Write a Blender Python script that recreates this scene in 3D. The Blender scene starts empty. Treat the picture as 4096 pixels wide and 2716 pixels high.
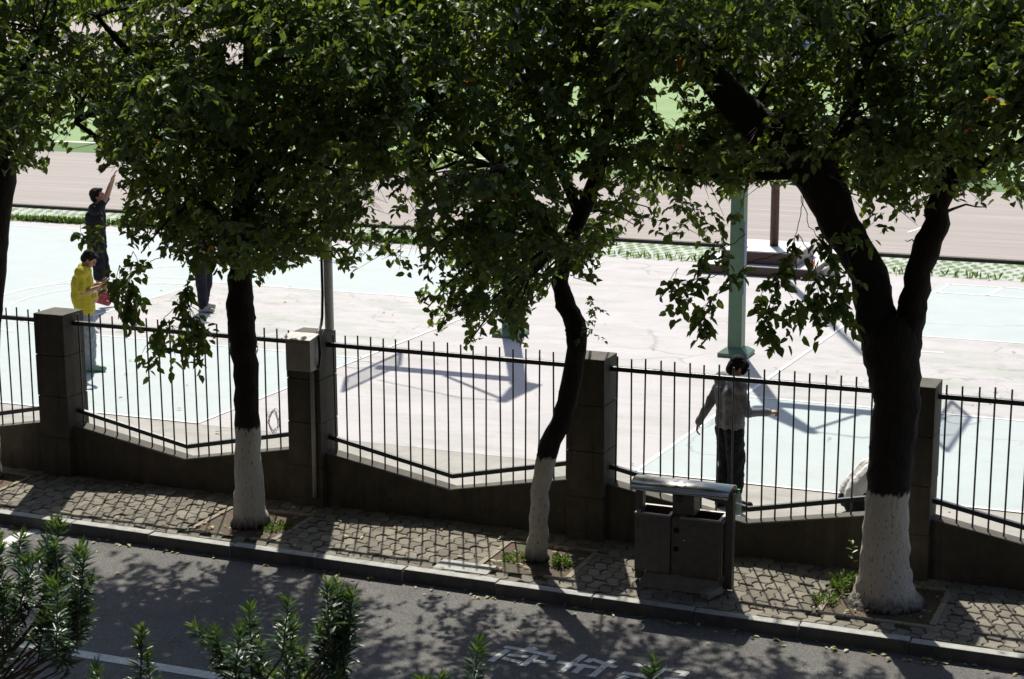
import bpy, bmesh, math, random
import numpy as np
from mathutils import Vector, Matrix
rad = math.radians
RN = random.Random(11)
NR = np.random.default_rng(5)
sc = bpy.context.scene
col = sc.collection

# ------------------------------------------------------------------ camera, sky, sun, exposure
# world frame: X runs along the fence (to the right), Y away from the window over the court, Z up; fence line at Y=0
CX, CY, CZ = 12.582, -17.289, 5.935
cam = bpy.data.cameras.new('camera')
co = bpy.data.objects.new('camera', cam); col.objects.link(co)
Rv, Uv, Fv = Vector((.925, .379, -.004)), Vector((-.075, .191, .979)), Vector((-.371, .905, -.205))
Fv.normalize(); Rv = (Rv - Fv * Rv.dot(Fv)).normalized(); Uv = Rv.cross(Fv)
mw = Matrix((Rv, Uv, -Fv)).transposed().to_4x4(); mw.translation = (CX, CY, CZ)
co.matrix_world = mw
cam.sensor_width = 36.0; cam.lens = 64.2; cam.clip_start = .1; cam.clip_end = 3000
cam.dof.use_dof = True; cam.dof.focus_distance = 20.5; cam.dof.aperture_fstop = 5.6
sc.camera = co

SUN_EL, SUN_ROT = 48.7, math.atan2(-.409, .912)
world = bpy.data.worlds.new('World'); sc.world = world; world.use_nodes = True
wn = world.node_tree
sky = wn.nodes.new('ShaderNodeTexSky'); sky.sky_type = 'NISHITA'; sky.sun_disc = False
sky.sun_elevation = rad(SUN_EL); sky.sun_rotation = SUN_ROT; sky.air_density = 1.0; sky.dust_density = 1.5
bg = wn.nodes['Background']; bg.inputs['Strength'].default_value = .095
wn.links.new(sky.outputs[0], bg.inputs['Color'])
sl = bpy.data.lights.new('sun', 'SUN'); sl.energy = 4.6; sl.angle = rad(.7); sl.color = (1, .965, .86)
so = bpy.data.objects.new('sun', sl); col.objects.link(so)
ce = math.cos(rad(SUN_EL))
sdir = Vector((-.409 * ce, .912 * ce, math.sin(rad(SUN_EL))))
so.rotation_euler = sdir.to_track_quat('Z', 'Y').to_euler(); so.location = (0, 30, 40)
sc.view_settings.view_transform = 'Standard'; sc.view_settings.look = 'None'
sc.view_settings.gamma = 1; sc.view_settings.exposure = .5; sc.view_settings.use_curve_mapping = False
sc.cycles.max_bounces = 7; sc.cycles.diffuse_bounces = 3; sc.cycles.transmission_bounces = 5; sc.cycles.transparent_max_bounces = 8
sc.cycles.caustics_reflective = False; sc.cycles.caustics_refractive = False

# ------------------------------------------------------------------ helpers
def tag(o, label=None, cat=None, group=None, kind=None):
    if label: o['label'] = label
    if cat: o['category'] = cat
    if group: o['group'] = group
    if kind: o['kind'] = kind
    return o

def empty(name, loc=(0, 0, 0), rz=0):
    o = bpy.data.objects.new(name, None); col.objects.link(o)
    o.location = loc; o.rotation_euler = (0, 0, rz); o.empty_display_size = .1
    return o

def thing(name, label, cat, loc=(0, 0, 0), rz=0, group=None):
    return tag(empty(name, loc, rz), label, cat, group)

def link_mesh(name, me, mats, parent=None, smooth=False):
    if not isinstance(mats, (list, tuple)): mats = [mats]
    for m in mats: me.materials.append(m)
    if smooth: me.polygons.foreach_set('use_smooth', [True] * len(me.polygons))
    o = bpy.data.objects.new(name, me); col.objects.link(o)
    if parent is not None: o.parent = parent
    return o

class MB:
    def __init__(s): s.v = []; s.f = []; s.mi = []; s.cur = 0
    def add(s, vs, fs):
        k = len(s.v); s.v += [tuple(map(float, p)) for p in vs]
        for q in fs: s.f.append([i + k for i in q]); s.mi.append(s.cur)
        return s
    def box(s, x0, x1, y0, y1, z0, z1, M=None):
        vs = [(x, y, z) for z in (z0, z1) for y in (y0, y1) for x in (x0, x1)]
        if M is not None: vs = [M @ Vector(p) for p in vs]
        return s.add(vs, [(0, 2, 3, 1), (4, 5, 7, 6), (0, 1, 5, 4), (2, 6, 7, 3), (0, 4, 6, 2), (1, 3, 7, 5)])
    def tube(s, pts, rs, n=8, cap=True, sq=1.0):
        pts = [Vector(p) for p in pts]
        rs = [float(q) for q in rs] if isinstance(rs, (list, tuple, np.ndarray)) else [float(rs)] * len(pts)
        T = []
        for i in range(len(pts)):
            a = pts[max(0, i - 1)]; b = pts[min(len(pts) - 1, i + 1)]
            d = b - a; T.append(d.normalized() if d.length > 1e-9 else Vector((0, 0, 1)))
        r = T[0].orthogonal().normalized(); vs = []
        for i, p in enumerate(pts):
            r = (r - T[i] * r.dot(T[i]));
            r = r.normalized() if r.length > 1e-6 else T[i].orthogonal().normalized()
            b = T[i].cross(r)
            for k in range(n):
                a = 2 * math.pi * k / n
                vs.append(p + rs[i] * (math.cos(a) * r + sq * math.sin(a) * b))
        fs = []
        for i in range(len(pts) - 1):
            for k in range(n):
                k2 = (k + 1) % n
                fs.append((i * n + k, i * n + k2, (i + 1) * n + k2, (i + 1) * n + k))
        if cap:
            fs.append(list(range(n))[::-1]); fs.append([(len(pts) - 1) * n + k for k in range(n)])
        return s.add(vs, fs)
    def cyl(s, x, y, z0, z1, r0, r1=None, n=16): return s.tube([(x, y, z0), (x, y, z1)], [r0, r0 if r1 is None else r1], n)
    def lathe(s, prof, n=16, M=None):
        vs = [Vector((r * math.cos(2 * math.pi * k / n), r * math.sin(2 * math.pi * k / n), z)) for r, z in prof for k in range(n)]
        if M is not None: vs = [M @ p for p in vs]
        fs = [(i * n + k, i * n + (k + 1) % n, (i + 1) * n + (k + 1) % n, (i + 1) * n + k) for i in range(len(prof) - 1) for k in range(n)]
        fs += [list(range(n))[::-1], [(len(prof) - 1) * n + k for k in range(n)]]
        return s.add(vs, fs)
    def prism(s, poly, z0, z1):
        n = len(poly)
        return s.add([(x, y, z0) for x, y in poly] + [(x, y, z1) for x, y in poly],
                     [list(range(n))[::-1], [n + i for i in range(n)]] + [(i, (i + 1) % n, n + (i + 1) % n, n + i) for i in range(n)])
    def sheet(s, poly, z): return s.add([(x, y, z) for x, y in poly], [list(range(len(poly)))])
    def stroke(s, pts, w, z):
        P = [Vector((p[0], p[1], 0)) for p in pts]
        z0 = z
        for i, (a, b) in enumerate(zip(P[:-1], P[1:])):
            d = (b - a).normalized(); nn = Vector((-d.y, d.x, 0)) * w / 2; e = d * w * .12
            z = z0 + .0004 * (i % 3)
            s.sheet([((a - e - nn).x, (a - e - nn).y), ((b + e - nn).x, (b + e - nn).y), ((b + e + nn).x, (b + e + nn).y), ((a - e + nn).x, (a - e + nn).y)], z)
        return s
    def build(s, name, mats, parent=None, bevel=0, smooth=False, seg=2):
        me = bpy.data.meshes.new(name); me.from_pydata(s.v, [], s.f)
        me.polygons.foreach_set('material_index', s.mi)
        bm = bmesh.new(); bm.from_mesh(me)
        bmesh.ops.recalc_face_normals(bm, faces=bm.faces)
        if bevel: bmesh.ops.bevel(bm, geom=list(bm.edges), offset=bevel, segments=seg, profile=.6, affect='EDGES', clamp_overlap=True)
        bm.to_mesh(me); bm.free()
        return link_mesh(name, me, mats, parent, smooth)

def dup(o, parent=None):
    c = o.copy(); col.objects.link(c); c.parent = parent
    for ch in list(o.children): dup(ch, c)
    return c

# ------------------------------------------------------------------ materials
def mat(name, c1, c2=None, rough=.8, metal=0., scale=6., bump=.15, bscale=60., spec=.3, detail=6, contrast=(.35, .65), stretch=(1, 1, 1), extra=None):
    m = bpy.data.materials.new(name); m.use_nodes = True
    nt = m.node_tree; N = nt.nodes; L = nt.links; b = N['Principled BSDF']
    if c2 is None: c2 = tuple(x * .72 for x in c1)
    tc = N.new('ShaderNodeTexCoord'); mp = N.new('ShaderNodeMapping'); mp.inputs['Scale'].default_value = stretch
    L.new(tc.outputs['Object'], mp.inputs['Vector'])
    nz = N.new('ShaderNodeTexNoise'); nz.inputs['Scale'].default_value = scale; nz.inputs['Detail'].default_value = detail; nz.inputs['Roughness'].default_value = .65
    L.new(mp.outputs[0], nz.inputs['Vector'])
    cr = N.new('ShaderNodeMapRange'); cr.inputs['From Min'].default_value = contrast[0]; cr.inputs['From Max'].default_value = contrast[1]
    L.new(nz.outputs['Fac'], cr.inputs['Value'])
    mx = N.new('ShaderNodeMix'); mx.data_type = 'RGBA'; mx.inputs[6].default_value = (*c1, 1); mx.inputs[7].default_value = (*c2, 1)
    L.new(cr.outputs[0], mx.inputs[0]); L.new(mx.outputs[2], b.inputs['Base Color'])
    b.inputs['Roughness'].default_value = rough; b.inputs['Metallic'].default_value = metal; b.inputs['Specular IOR Level'].default_value = spec
    if bump:
        n2 = N.new('ShaderNodeTexNoise'); n2.inputs['Scale'].default_value = bscale; n2.inputs['Detail'].default_value = 4
        L.new(mp.outputs[0], n2.inputs['Vector'])
        bp = N.new('ShaderNodeBump'); bp.inputs['Strength'].default_value = bump; bp.inputs['Distance'].default_value = .02
        L.new(n2.outputs['Fac'], bp.inputs['Height']); L.new(bp.outputs[0], b.inputs['Normal'])
    if extra: extra(m, N, L, b, mp, mx)
    return m

def overlay(color, scale, lo, hi, detail=5, amount=1.0, stretch=None):
    """a second noise layer with its own colour (stains, wear, moss, aggregate)"""
    def f(m, N, L, b, mp, mx):
        src = mp.outputs[0]
        if stretch:
            m2 = N.new('ShaderNodeMapping'); m2.inputs['Scale'].default_value = stretch; L.new(src, m2.inputs['Vector']); src = m2.outputs[0]
        n = N.new('ShaderNodeTexNoise'); n.inputs['Scale'].default_value = scale; n.inputs['Detail'].default_value = detail; n.inputs['Roughness'].default_value = .7
        L.new(src, n.inputs['Vector'])
        r = N.new('ShaderNodeMapRange'); r.inputs['From Min'].default_value = lo; r.inputs['From Max'].default_value = hi; r.inputs['To Max'].default_value = amount
        L.new(n.outputs['Fac'], r.inputs['Value'])
        prev = b.inputs['Base Color'].links[0].from_socket
        x = N.new('ShaderNodeMix'); x.data_type = 'RGBA'; x.inputs[7].default_value = (*color, 1)
        L.new(r.outputs[0], x.inputs[0]); L.new(prev, x.inputs[6]); L.new(x.outputs[2], b.inputs['Base Color'])
    return f
def cracks(color, scale, width, lo=.5):
    """thin wandering cracks and patch edges, broken up by a noise mask"""
    def f(m, N, L, b, mp, mx):
        n = N.new('ShaderNodeTexNoise'); n.inputs['Scale'].default_value = scale * 3; n.inputs['Detail'].default_value = 8
        L.new(mp.outputs[0], n.inputs['Vector'])
        ad = N.new('ShaderNodeVectorMath'); ad.operation = 'MULTIPLY_ADD'; ad.inputs[1].default_value = (.9, .9, 0)
        L.new(n.outputs['Color'], ad.inputs[0]); L.new(mp.outputs[0], ad.inputs[2])
        v = N.new('ShaderNodeTexVoronoi'); v.feature = 'DISTANCE_TO_EDGE'; v.inputs['Scale'].default_value = scale; L.new(ad.outputs[0], v.inputs['Vector'])
        r = N.new('ShaderNodeMapRange'); r.inputs['From Min'].default_value = width; r.inputs['From Max'].default_value = width * .3; L.new(v.outputs['Distance'], r.inputs['Value'])
        n2 = N.new('ShaderNodeTexNoise'); n2.inputs['Scale'].default_value = .35; L.new(mp.outputs[0], n2.inputs['Vector'])
        r2 = N.new('ShaderNodeMapRange'); r2.inputs['From Min'].default_value = lo; r2.inputs['From Max'].default_value = lo + .06; L.new(n2.outputs['Fac'], r2.inputs['Value'])
        mu = N.new('ShaderNodeMath'); mu.operation = 'MULTIPLY'; L.new(r.outputs[0], mu.inputs[0]); L.new(r2.outputs[0], mu.inputs[1])
        prev = b.inputs['Base Color'].links[0].from_socket
        x = N.new('ShaderNodeMix'); x.data_type = 'RGBA'; x.inputs[7].default_value = (*color, 1)
        L.new(mu.outputs[0], x.inputs[0]); L.new(prev, x.inputs[6]); L.new(x.outputs[2], b.inputs['Base Color'])
    return f
def chain(*fs):
    def f(*a):
        for g in fs: g(*a)
    return f

M = {}
M['soil'] = mat('soil', (.09, .065, .045), (.05, .04, .028), scale=9, bump=.6, extra=overlay((.045, .07, .02), 3, .52, .62, amount=.7))
M['asphalt'] = mat('asphalt', (.18, .17, .162), (.12, .116, .114), rough=.9, scale=1.4, bump=.8, bscale=140,
                   extra=chain(overlay((.30, .285, .265), 75, .52, .66, detail=2, amount=.75), overlay((.045, .045, .047), 60, .54, .66, detail=2, amount=.75), overlay((.11, .085, .06), .55, .55, .75, amount=.6)))
M['paint'] = mat('road_paint', (.78, .78, .75), (.6, .6, .57), scale=14, bump=.4, bscale=150, extra=overlay((.18, .175, .17), 55, .57, .69, amount=.8))
M['kerb'] = mat('kerb_stone', (.42, .42, .40), (.31, .31, .295), scale=10, bump=.35, bscale=120, extra=overlay((.10, .095, .085), 4, .52, .72, amount=.6))
M['joint'] = mat('paver_joint', (.05, .045, .03), (.035, .045, .018), scale=8, bump=.5)
M['pit_edge'] = mat('pit_edging', (.3, .26, .2), (.2, .17, .13), scale=14, bump=.4, bscale=90)
M['pitsoil'] = mat('pit_soil', (.11, .06, .04), (.06, .045, .03), scale=14, bump=.9, bscale=50, extra=chain(overlay((.05, .09, .015), 5, .53, .6, amount=.8), overlay((.3, .25, .18), 40, .66, .72, detail=2)))
M['concrete'] = mat('wall_concrete', (.098, .085, .066), (.064, .056, .044), scale=5, bump=.45, bscale=80, extra=chain(overlay((.055, .06, .03), 4, .55, .72, amount=.7), overlay((.04, .036, .03), 2.4, .5, .7, amount=.75, stretch=(4, 4, .35)), overlay((.17, .15, .12), 7, .66, .74, amount=.6), cracks((.03, .027, .022), 1.6, .008, .5)))
M['moss_top'] = M['concrete']
M['rail'] = mat('rail_steel', (.012, .016, .028), (.03, .032, .036), rough=.38, scale=30, bump=.1, bscale=120, spec=.5, extra=overlay((.09, .05, .03), 24, .66, .74, amount=.7))
M['bark'] = mat('bark', (.026, .021, .017), (.013, .011, .009), rough=.95, scale=16, bump=1.0, bscale=26, stretch=(1, 1, .35))
M['twig'] = mat('twig_wood', (.08, .065, .045), (.05, .04, .03), scale=20, bump=0)
M['courtbase'] = mat('court_concrete', (.475, .447, .455), (.42, .397, .40), rough=.85, scale=1.3, bump=.12, bscale=120, extra=chain(overlay((.345, .33, .30), .8, .5, .68, amount=.8, stretch=(.5, 1.4, 1)), overlay((.30, .29, .265), 3.2, .58, .72, amount=.55, detail=9, stretch=(.35, 1.8, 1)), cracks((.34, .325, .31), .3, .008, .53), overlay((.3, .28, .25), 9, .66, .74, amount=.5)))
M['cyan'] = mat('court_cyan_paint', (.415, .462, .462), (.385, .432, .434), rough=.8, scale=1.6, bump=.1, bscale=120, extra=chain(overlay((.40, .41, .395), 1.1, .56, .66, detail=9, amount=.85, stretch=(.6, 1.6, 1)), overlay((.34, .37, .35), 2.2, .62, .68, detail=9, amount=.6, stretch=(.5, 1.8, 1)), cracks((.30, .33, .32), .45, .009, .53)))
M['key'] = mat('court_pink_paint', (.46, .43, .436), (.41, .385, .387), rough=.8, scale=1.6, bump=.1, bscale=120, extra=chain(overlay((.35, .36, .325), 1.0, .47, .60, detail=10, amount=.9, stretch=(.6, 1.5, 1)), overlay((.26, .27, .24), 2.4, .56, .62, detail=10, amount=.6, stretch=(.6, 1.6, 1)), cracks((.29, .285, .265), .8, .012, .44)))
M['cline'] = mat('court_line_paint', (.8, .8, .8), (.66, .67, .66), scale=6, bump=0, extra=overlay((.48, .5, .49), 14, .58, .68, amount=.7))
M['nearstrip'] = mat('fence_side_concrete', (.40, .375, .35), (.31, .295, .27), rough=.9, scale=2.2, bump=.25, bscale=120, extra=overlay((.22, .21, .18), 1.2, .5, .7, amount=.55, stretch=(.5, 1.6, 1)))
M['track'] = mat('track_rubber', (.325, .28, .262), (.285, .248, .234), rough=.9, scale=.5, bump=.2, bscale=100, stretch=(.1, 4, 1), extra=overlay((.40, .355, .335), 1.6, .48, .64, amount=.8))
M['field'] = mat('field_grass', (.225, .32, .13), (.165, .255, .1), rough=.9, scale=.6, bump=.5, bscale=60, extra=overlay((.28, .38, .17), 30, .5, .7, detail=3))
M['verge'] = mat('verge_grass', (.10, .17, .05), (.08, .14, .04), rough=.9, scale=2, bump=.5, bscale=60)
M['plaza'] = mat('far_paving', (.31, .25, .235), (.26, .215, .2), scale=.4)
M['white'] = mat('white_paint', (.8, .8, .78), (.7, .7, .68), scale=5, bump=0, rough=.5)
M['granite'] = mat('red_granite', (.085, .024, .02), (.045, .014, .013), rough=.35, scale=60, bump=.05, spec=.5)
M['plinth_top'] = mat('plinth_top_stone', (.6, .6, .6), (.5, .5, .5), rough=.4, scale=12, bump=.05)
M['rust'] = mat('brown_painted_steel', (.085, .04, .025), (.05, .025, .018), rough=.55, scale=18, bump=.15)
M['greenpole'] = mat('green_painted_steel', (.125, .205, .135), (.10, .17, .112), rough=.4, scale=9, bump=.08, extra=overlay((.12, .09, .06), 20, .68, .75, amount=.6))
M['bluetape'] = mat('blue_sticker', (.12, .19, .42), (.1, .15, .32), rough=.4, scale=10, bump=0)
M['steel'] = mat('stainless_steel', (.42, .41, .38), (.33, .32, .30), rough=.27, metal=1, scale=40, bump=.03, stretch=(.2, 1, 1))
M['steeldull'] = mat('dull_steel', (.15, .137, .12), (.11, .1, .088), rough=.5, metal=.6, scale=14, bump=.06)
M['rim'] = mat('brushed_rim_steel', (.30, .29, .27), (.24, .23, .21), rough=.55, metal=.5, scale=30, bump=.03)
M['dark'] = mat('dark_interior', (.012, .012, .012), rough=.9, bump=0)
M['boxmetal'] = mat('grey_box_metal', (.36, .33, .295), (.28, .26, .23), rough=.5, metal=.1, scale=8, bump=.06)
M['conduit'] = mat('conduit_plastic', (.42, .40, .36), (.34, .32, .29), rough=.5, scale=10, bump=0)
M['galv'] = mat('galvanised_pole', (.5, .5, .48), (.4, .4, .39), rough=.55, metal=.1, scale=10, bump=.05)
M['cable'] = mat('black_cable', (.012, .012, .014), rough=.45, bump=0)
M['bluebox'] = mat('blue_seat_plastic', (.10, .16, .42), (.08, .13, .34), rough=.5, bump=0)
M['standc'] = mat('stand_concrete', (.4, .36, .35), (.33, .3, .29), scale=1)
M['teal'] = mat('teal_frame_paint', (.12, .34, .33), (.1, .28, .28), rough=.4, bump=0)
M['skin'] = mat('skin', (.36, .20, .135), (.32, .17, .115), rough=.55, scale=12, bump=.03)
M['hair'] = mat('black_hair', (.009, .008, .007), (.014, .011, .010), rough=.75, spec=.12, scale=60, bump=.6, bscale=140, stretch=(1, 1, .4))
M['eye'] = mat('eye', (.02, .015, .012), rough=.2, bump=0)
def cloth(n, c1, c2=None, **k): return mat(n, c1, c2, rough=.85, scale=k.pop('scale', 9), bump=.35, bscale=k.pop('bscale', 26), spec=.15, **k)
M['yellow'] = cloth('yellow_cotton', (.52, .42, .04), (.43, .34, .03))
M['greypants'] = cloth('grey_jersey', (.30, .32, .35), (.23, .25, .28))
M['greenshoe'] = cloth('pale_green_shoe', (.26, .46, .33), (.2, .38, .27), scale=30)
M['blackcloth'] = cloth('black_cotton', (.012, .012, .016), (.02, .02, .025))
M['printcloth'] = cloth('black_cotton_with_grey_print', (.012, .012, .014), (.16, .15, .145), scale=9, contrast=(.60, .66))
M['pinkshoe'] = cloth('pink_shoe', (.5, .10, .13), (.42, .08, .1), scale=30)
M['navy'] = cloth('navy_trouser_cloth', (.018, .02, .03), (.025, .027, .036))
M['whiteshoe'] = cloth('off_white_shoe', (.5, .49, .46), (.4, .39, .37), scale=30)
M['greyshirt'] = cloth('grey_sweatshirt', (.19, .19, .205), (.15, .15, .165))
M['maroon'] = cloth('maroon_cotton', (.14, .018, .03), (.1, .014, .024))
M['whiteshirt'] = cloth('white_cotton', (.72, .71, .68), (.66, .65, .62))
M['phone'] = mat('phone_glass', (.02, .02, .025), rough=.15, bump=0)
M['red'] = mat('red_plastic', (.55, .04, .03), rough=.4, bump=0)
M['paper'] = mat('worn_pale_stone', (.26, .25, .23), (.18, .175, .16), scale=20, bump=.5)
M['weed'] = mat('weed_leaf', (.16, .30, .045), (.11, .22, .03), rough=.6, scale=20, bump=0)

def glass_mat(name, c, alpha=.35):
    m = bpy.data.materials.new(name); m.use_nodes = True; N = m.node_tree.nodes; L = m.node_tree.links
    b = N['Principled BSDF']; b.inputs['Base Color'].default_value = (*c, 1); b.inputs['Roughness'].default_value = .12
    t = N.new('ShaderNodeBsdfTransparent'); x = N.new('ShaderNodeMixShader')
    nz = N.new('ShaderNodeTexNoise'); nz.inputs['Scale'].default_value = 12
    mr = N.new('ShaderNodeMapRange'); mr.inputs['To Min'].default_value = alpha - .08; mr.inputs['To Max'].default_value = alpha + .08
    L.new(nz.outputs[0], mr.inputs[0]); L.new(mr.outputs[0], x.inputs[0])
    L.new(t.outputs[0], x.inputs[1]); L.new(b.outputs[0], x.inputs[2]); L.new(x.outputs[0], N['Material Output'].inputs[0])
    return m
M['pet'] = glass_mat('clear_plastic', (.62, .75, .68), .38)
M['petblue'] = glass_mat('clear_bottle_plastic', (.75, .78, .82), .55)
M['board'] = glass_mat('scratched_acrylic', (.62, .66, .68), .2)

def leaf_mat(name, cols, trans=.45, rough=.38, hue=True):
    """leaf colour comes from a per-leaf 'tone' attribute"""
    m = bpy.data.materials.new(name); m.use_nodes = True; N = m.node_tree.nodes; L = m.node_tree.links
    b = N['Principled BSDF']; a = N.new('ShaderNodeAttribute'); a.attribute_name = 'tone'
    r = N.new('ShaderNodeValToRGB'); r.color_ramp.interpolation = 'LINEAR'
    el = r.color_ramp.elements
    el[0].position, el[0].color = cols[0][0], (*cols[0][1], 1); el[1].position, el[1].color = cols[-1][0], (*cols[-1][1], 1)
    for p, c in cols[1:-1]: e = el.new(p); e.color = (*c, 1)
    tcn = N.new('ShaderNodeTexCoord'); nz = N.new('ShaderNodeTexNoise'); nz.inputs['Scale'].default_value = 45
    L.new(tcn.outputs['Object'], nz.inputs['Vector'])
    hs = N.new('ShaderNodeHueSaturation'); mr = N.new('ShaderNodeMapRange'); mr.inputs['To Min'].default_value = .75; mr.inputs['To Max'].default_value = 1.25
    L.new(nz.outputs[0], mr.inputs[0]); L.new(mr.outputs[0], hs.inputs['Value'])
    L.new(a.outputs['Fac'], r.inputs[0]); L.new(r.outputs[0], hs.inputs['Color']); L.new(hs.outputs[0], b.inputs['Base Color'])
    b.inputs['Roughness'].default_value = rough; b.inputs['Specular IOR Level'].default_value = .28
    t = N.new('ShaderNodeBsdfTranslucent'); g = N.new('ShaderNodeMix'); g.data_type = 'RGBA'; g.blend_type = 'MULTIPLY'; g.inputs[0].default_value = 1
    g.inputs[7].default_value = (1.9, 1.75, .55, 1); L.new(hs.outputs[0], g.inputs[6]); L.new(g.outputs[2], t.inputs['Color'])
    x = N.new('ShaderNodeMixShader'); x.inputs[0].default_value = trans
    L.new(b.outputs[0], x.inputs[1]); L.new(t.outputs[0], x.inputs[2]); L.new(x.outputs[0], N['Material Output'].inputs[0])
    return m
M['leaf'] = leaf_mat('tree_leaf', [(0, (.048, .082, .043)), (.45, (.086, .134, .055)), (.8, (.145, .2, .062)), (.93, (.17, .24, .06)), (.965, (.30, .18, .03)), (1, (.32, .11, .04))], trans=.42, rough=.5)
M['leaf_far'] = leaf_mat('far_tree_leaf', [(0, (.03, .06, .022)), (1, (.06, .11, .035))], trans=.3)
M['oleander'] = leaf_mat('narrow_shrub_leaf', [(0, (.035, .07, .05)), (.6, (.055, .105, .068)), (1, (.11, .19, .06))], trans=.2, rough=.33)
M['grass'] = leaf_mat('grass_blade', [(0, (.04, .085, .018)), (1, (.09, .16, .04))], trans=.35)
M['deadleaf'] = leaf_mat('fallen_leaf', [(0, (.40, .36, .2)), (.5, (.24, .25, .10)), (.75, (.30, .2, .09)), (1, (.5, .46, .32))], trans=.1, rough=.6)

def paver_mat():
    m = mat('paver_stone', (.225, .20, .16), (.165, .15, .122), rough=.9, scale=7, bump=.5, bscale=110)
    N = m.node_tree.nodes; L = m.node_tree.links; b = N['Principled BSDF']
    a = N.new('ShaderNodeAttribute'); a.attribute_name = 'tone'
    mr = N.new('ShaderNodeMapRange'); mr.inputs['To Min'].default_value = .72; mr.inputs['To Max'].default_value = 1.22
    L.new(a.outputs['Fac'], mr.inputs[0])
    hs = N.new('ShaderNodeHueSaturation'); L.new(mr.outputs[0], hs.inputs['Value'])
    L.new(b.inputs['Base Color'].links[0].from_socket, hs.inputs['Color']); L.new(hs.outputs[0], b.inputs['Base Color'])
    return m
M['paver'] = paver_mat()

def grid_mat():
    m = mat('grass_grid_paving', (.43, .44, .41), (.36, .37, .34), scale=6, bump=.2)
    N = m.node_tree.nodes; L = m.node_tree.links; b = N['Principled BSDF']
    tc = N.new('ShaderNodeTexCoord'); mp = N.new('ShaderNodeMapping'); mp.inputs['Rotation'].default_value = (0, 0, rad(45)); mp.inputs['Scale'].default_value = (5.6, 2.5, 1)
    L.new(tc.outputs['Object'], mp.inputs['Vector'])
    v = N.new('ShaderNodeTexVoronoi'); v.inputs['Randomness'].default_value = .05; v.inputs['Scale'].default_value = 1.0; L.new(mp.outputs[0], v.inputs['Vector'])
    n = N.new('ShaderNodeTexNoise'); n.inputs['Scale'].default_value = 2.2; L.new(tc.outputs['Object'], n.inputs['Vector'])
    ad = N.new('ShaderNodeMath'); ad.operation = 'MULTIPLY_ADD'; ad.inputs[1].default_value = -.9; L.new(n.outputs[0], ad.inputs[0]); L.new(v.outputs['Distance'], ad.inputs[2])
    r = N.new('ShaderNodeMapRange'); r.inputs['From Min'].default_value = .0; r.inputs['From Max'].default_value = -.14; L.new(ad.outputs[0], r.inputs[0])
    x = N.new('ShaderNodeMix'); x.data_type = 'RGBA'; x.inputs[7].default_value = (.10, .17, .05, 1)
    prev = b.inputs['Base Color'].links[0].from_socket
    L.new(r.outputs[0], x.inputs[0]); L.new(prev, x.inputs[6]); L.new(x.outputs[2], b.inputs['Base Color'])
    return m
M['grid'] = grid_mat()

def trunk_mat():
    def f(m, N, L, b, mp, mx):
        tc = N.new('ShaderNodeTexCoord'); sp = N.new('ShaderNodeSeparateXYZ'); L.new(tc.outputs['Object'], sp.inputs[0])
        n = N.new('ShaderNodeTexNoise'); n.inputs['Scale'].default_value = 26; m2 = N.new('ShaderNodeMapping'); m2.inputs['Scale'].default_value = (1, 1, .25)
        L.new(tc.outputs['Object'], m2.inputs['Vector']); L.new(m2.outputs[0], n.inputs['Vector'])
        a = N.new('ShaderNodeMath'); a.operation = 'MULTIPLY_ADD'; a.inputs[1].default_value = .13; L.new(n.outputs[0], a.inputs[0]); L.new(sp.outputs[2], a.inputs[2])
        r = N.new('ShaderNodeMapRange'); r.inputs['From Min'].default_value = 1.155; r.inputs['From Max'].default_value = 1.12; L.new(a.outputs[0], r.inputs[0])
        n3 = N.new('ShaderNodeTexNoise'); n3.inputs['Scale'].default_value = 70; n3.inputs['Detail'].default_value = 5; L.new(m2.outputs[0], n3.inputs['Vector'])
        r3 = N.new('ShaderNodeMapRange'); r3.inputs['From Min'].default_value = .71; r3.inputs['From Max'].default_value = .60; L.new(n3.outputs[0], r3.inputs[0])
        # the paint thins out near the ground
        r4 = N.new('ShaderNodeMapRange'); r4.inputs['From Min'].default_value = .06; r4.inputs['From Max'].default_value = .20; L.new(a.outputs[0], r4.inputs[0])
        mu = N.new('ShaderNodeMath'); mu.operation = 'MULTIPLY'; L.new(r.outputs[0], mu.inputs[0]); L.new(r3.outputs[0], mu.inputs[1])
        mu2 = N.new('ShaderNodeMath'); mu2.operation = 'MULTIPLY'; L.new(mu.outputs[0], mu2.inputs[0]); L.new(r4.outputs[0], mu2.inputs[1])
        n5 = N.new('ShaderNodeTexNoise'); n5.inputs['Scale'].default_value = 5; L.new(tc.outputs['Object'], n5.inputs['Vector'])
        w = N.new('ShaderNodeMix'); w.data_type = 'RGBA'; w.inputs[6].default_value = (.60, .555, .475, 1); w.inputs[7].default_value = (.45, .41, .35, 1); L.new(n5.outputs[0], w.inputs[0])
        x = N.new('ShaderNodeMix'); x.data_type = 'RGBA'; L.new(mu2.outputs[0], x.inputs[0]); L.new(mx.outputs[2], x.inputs[6]); L.new(w.outputs[2], x.inputs[7]); L.new(x.outputs[2], b.inputs['Base Color'])
    return mat('bark_with_whitewash', (.026, .021, .017), (.013, .011, .009), rough=.95, scale=16, bump=1.0, bscale=26, stretch=(1, 1, .35), extra=f)
M['trunk'] = trunk_mat()

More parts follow.
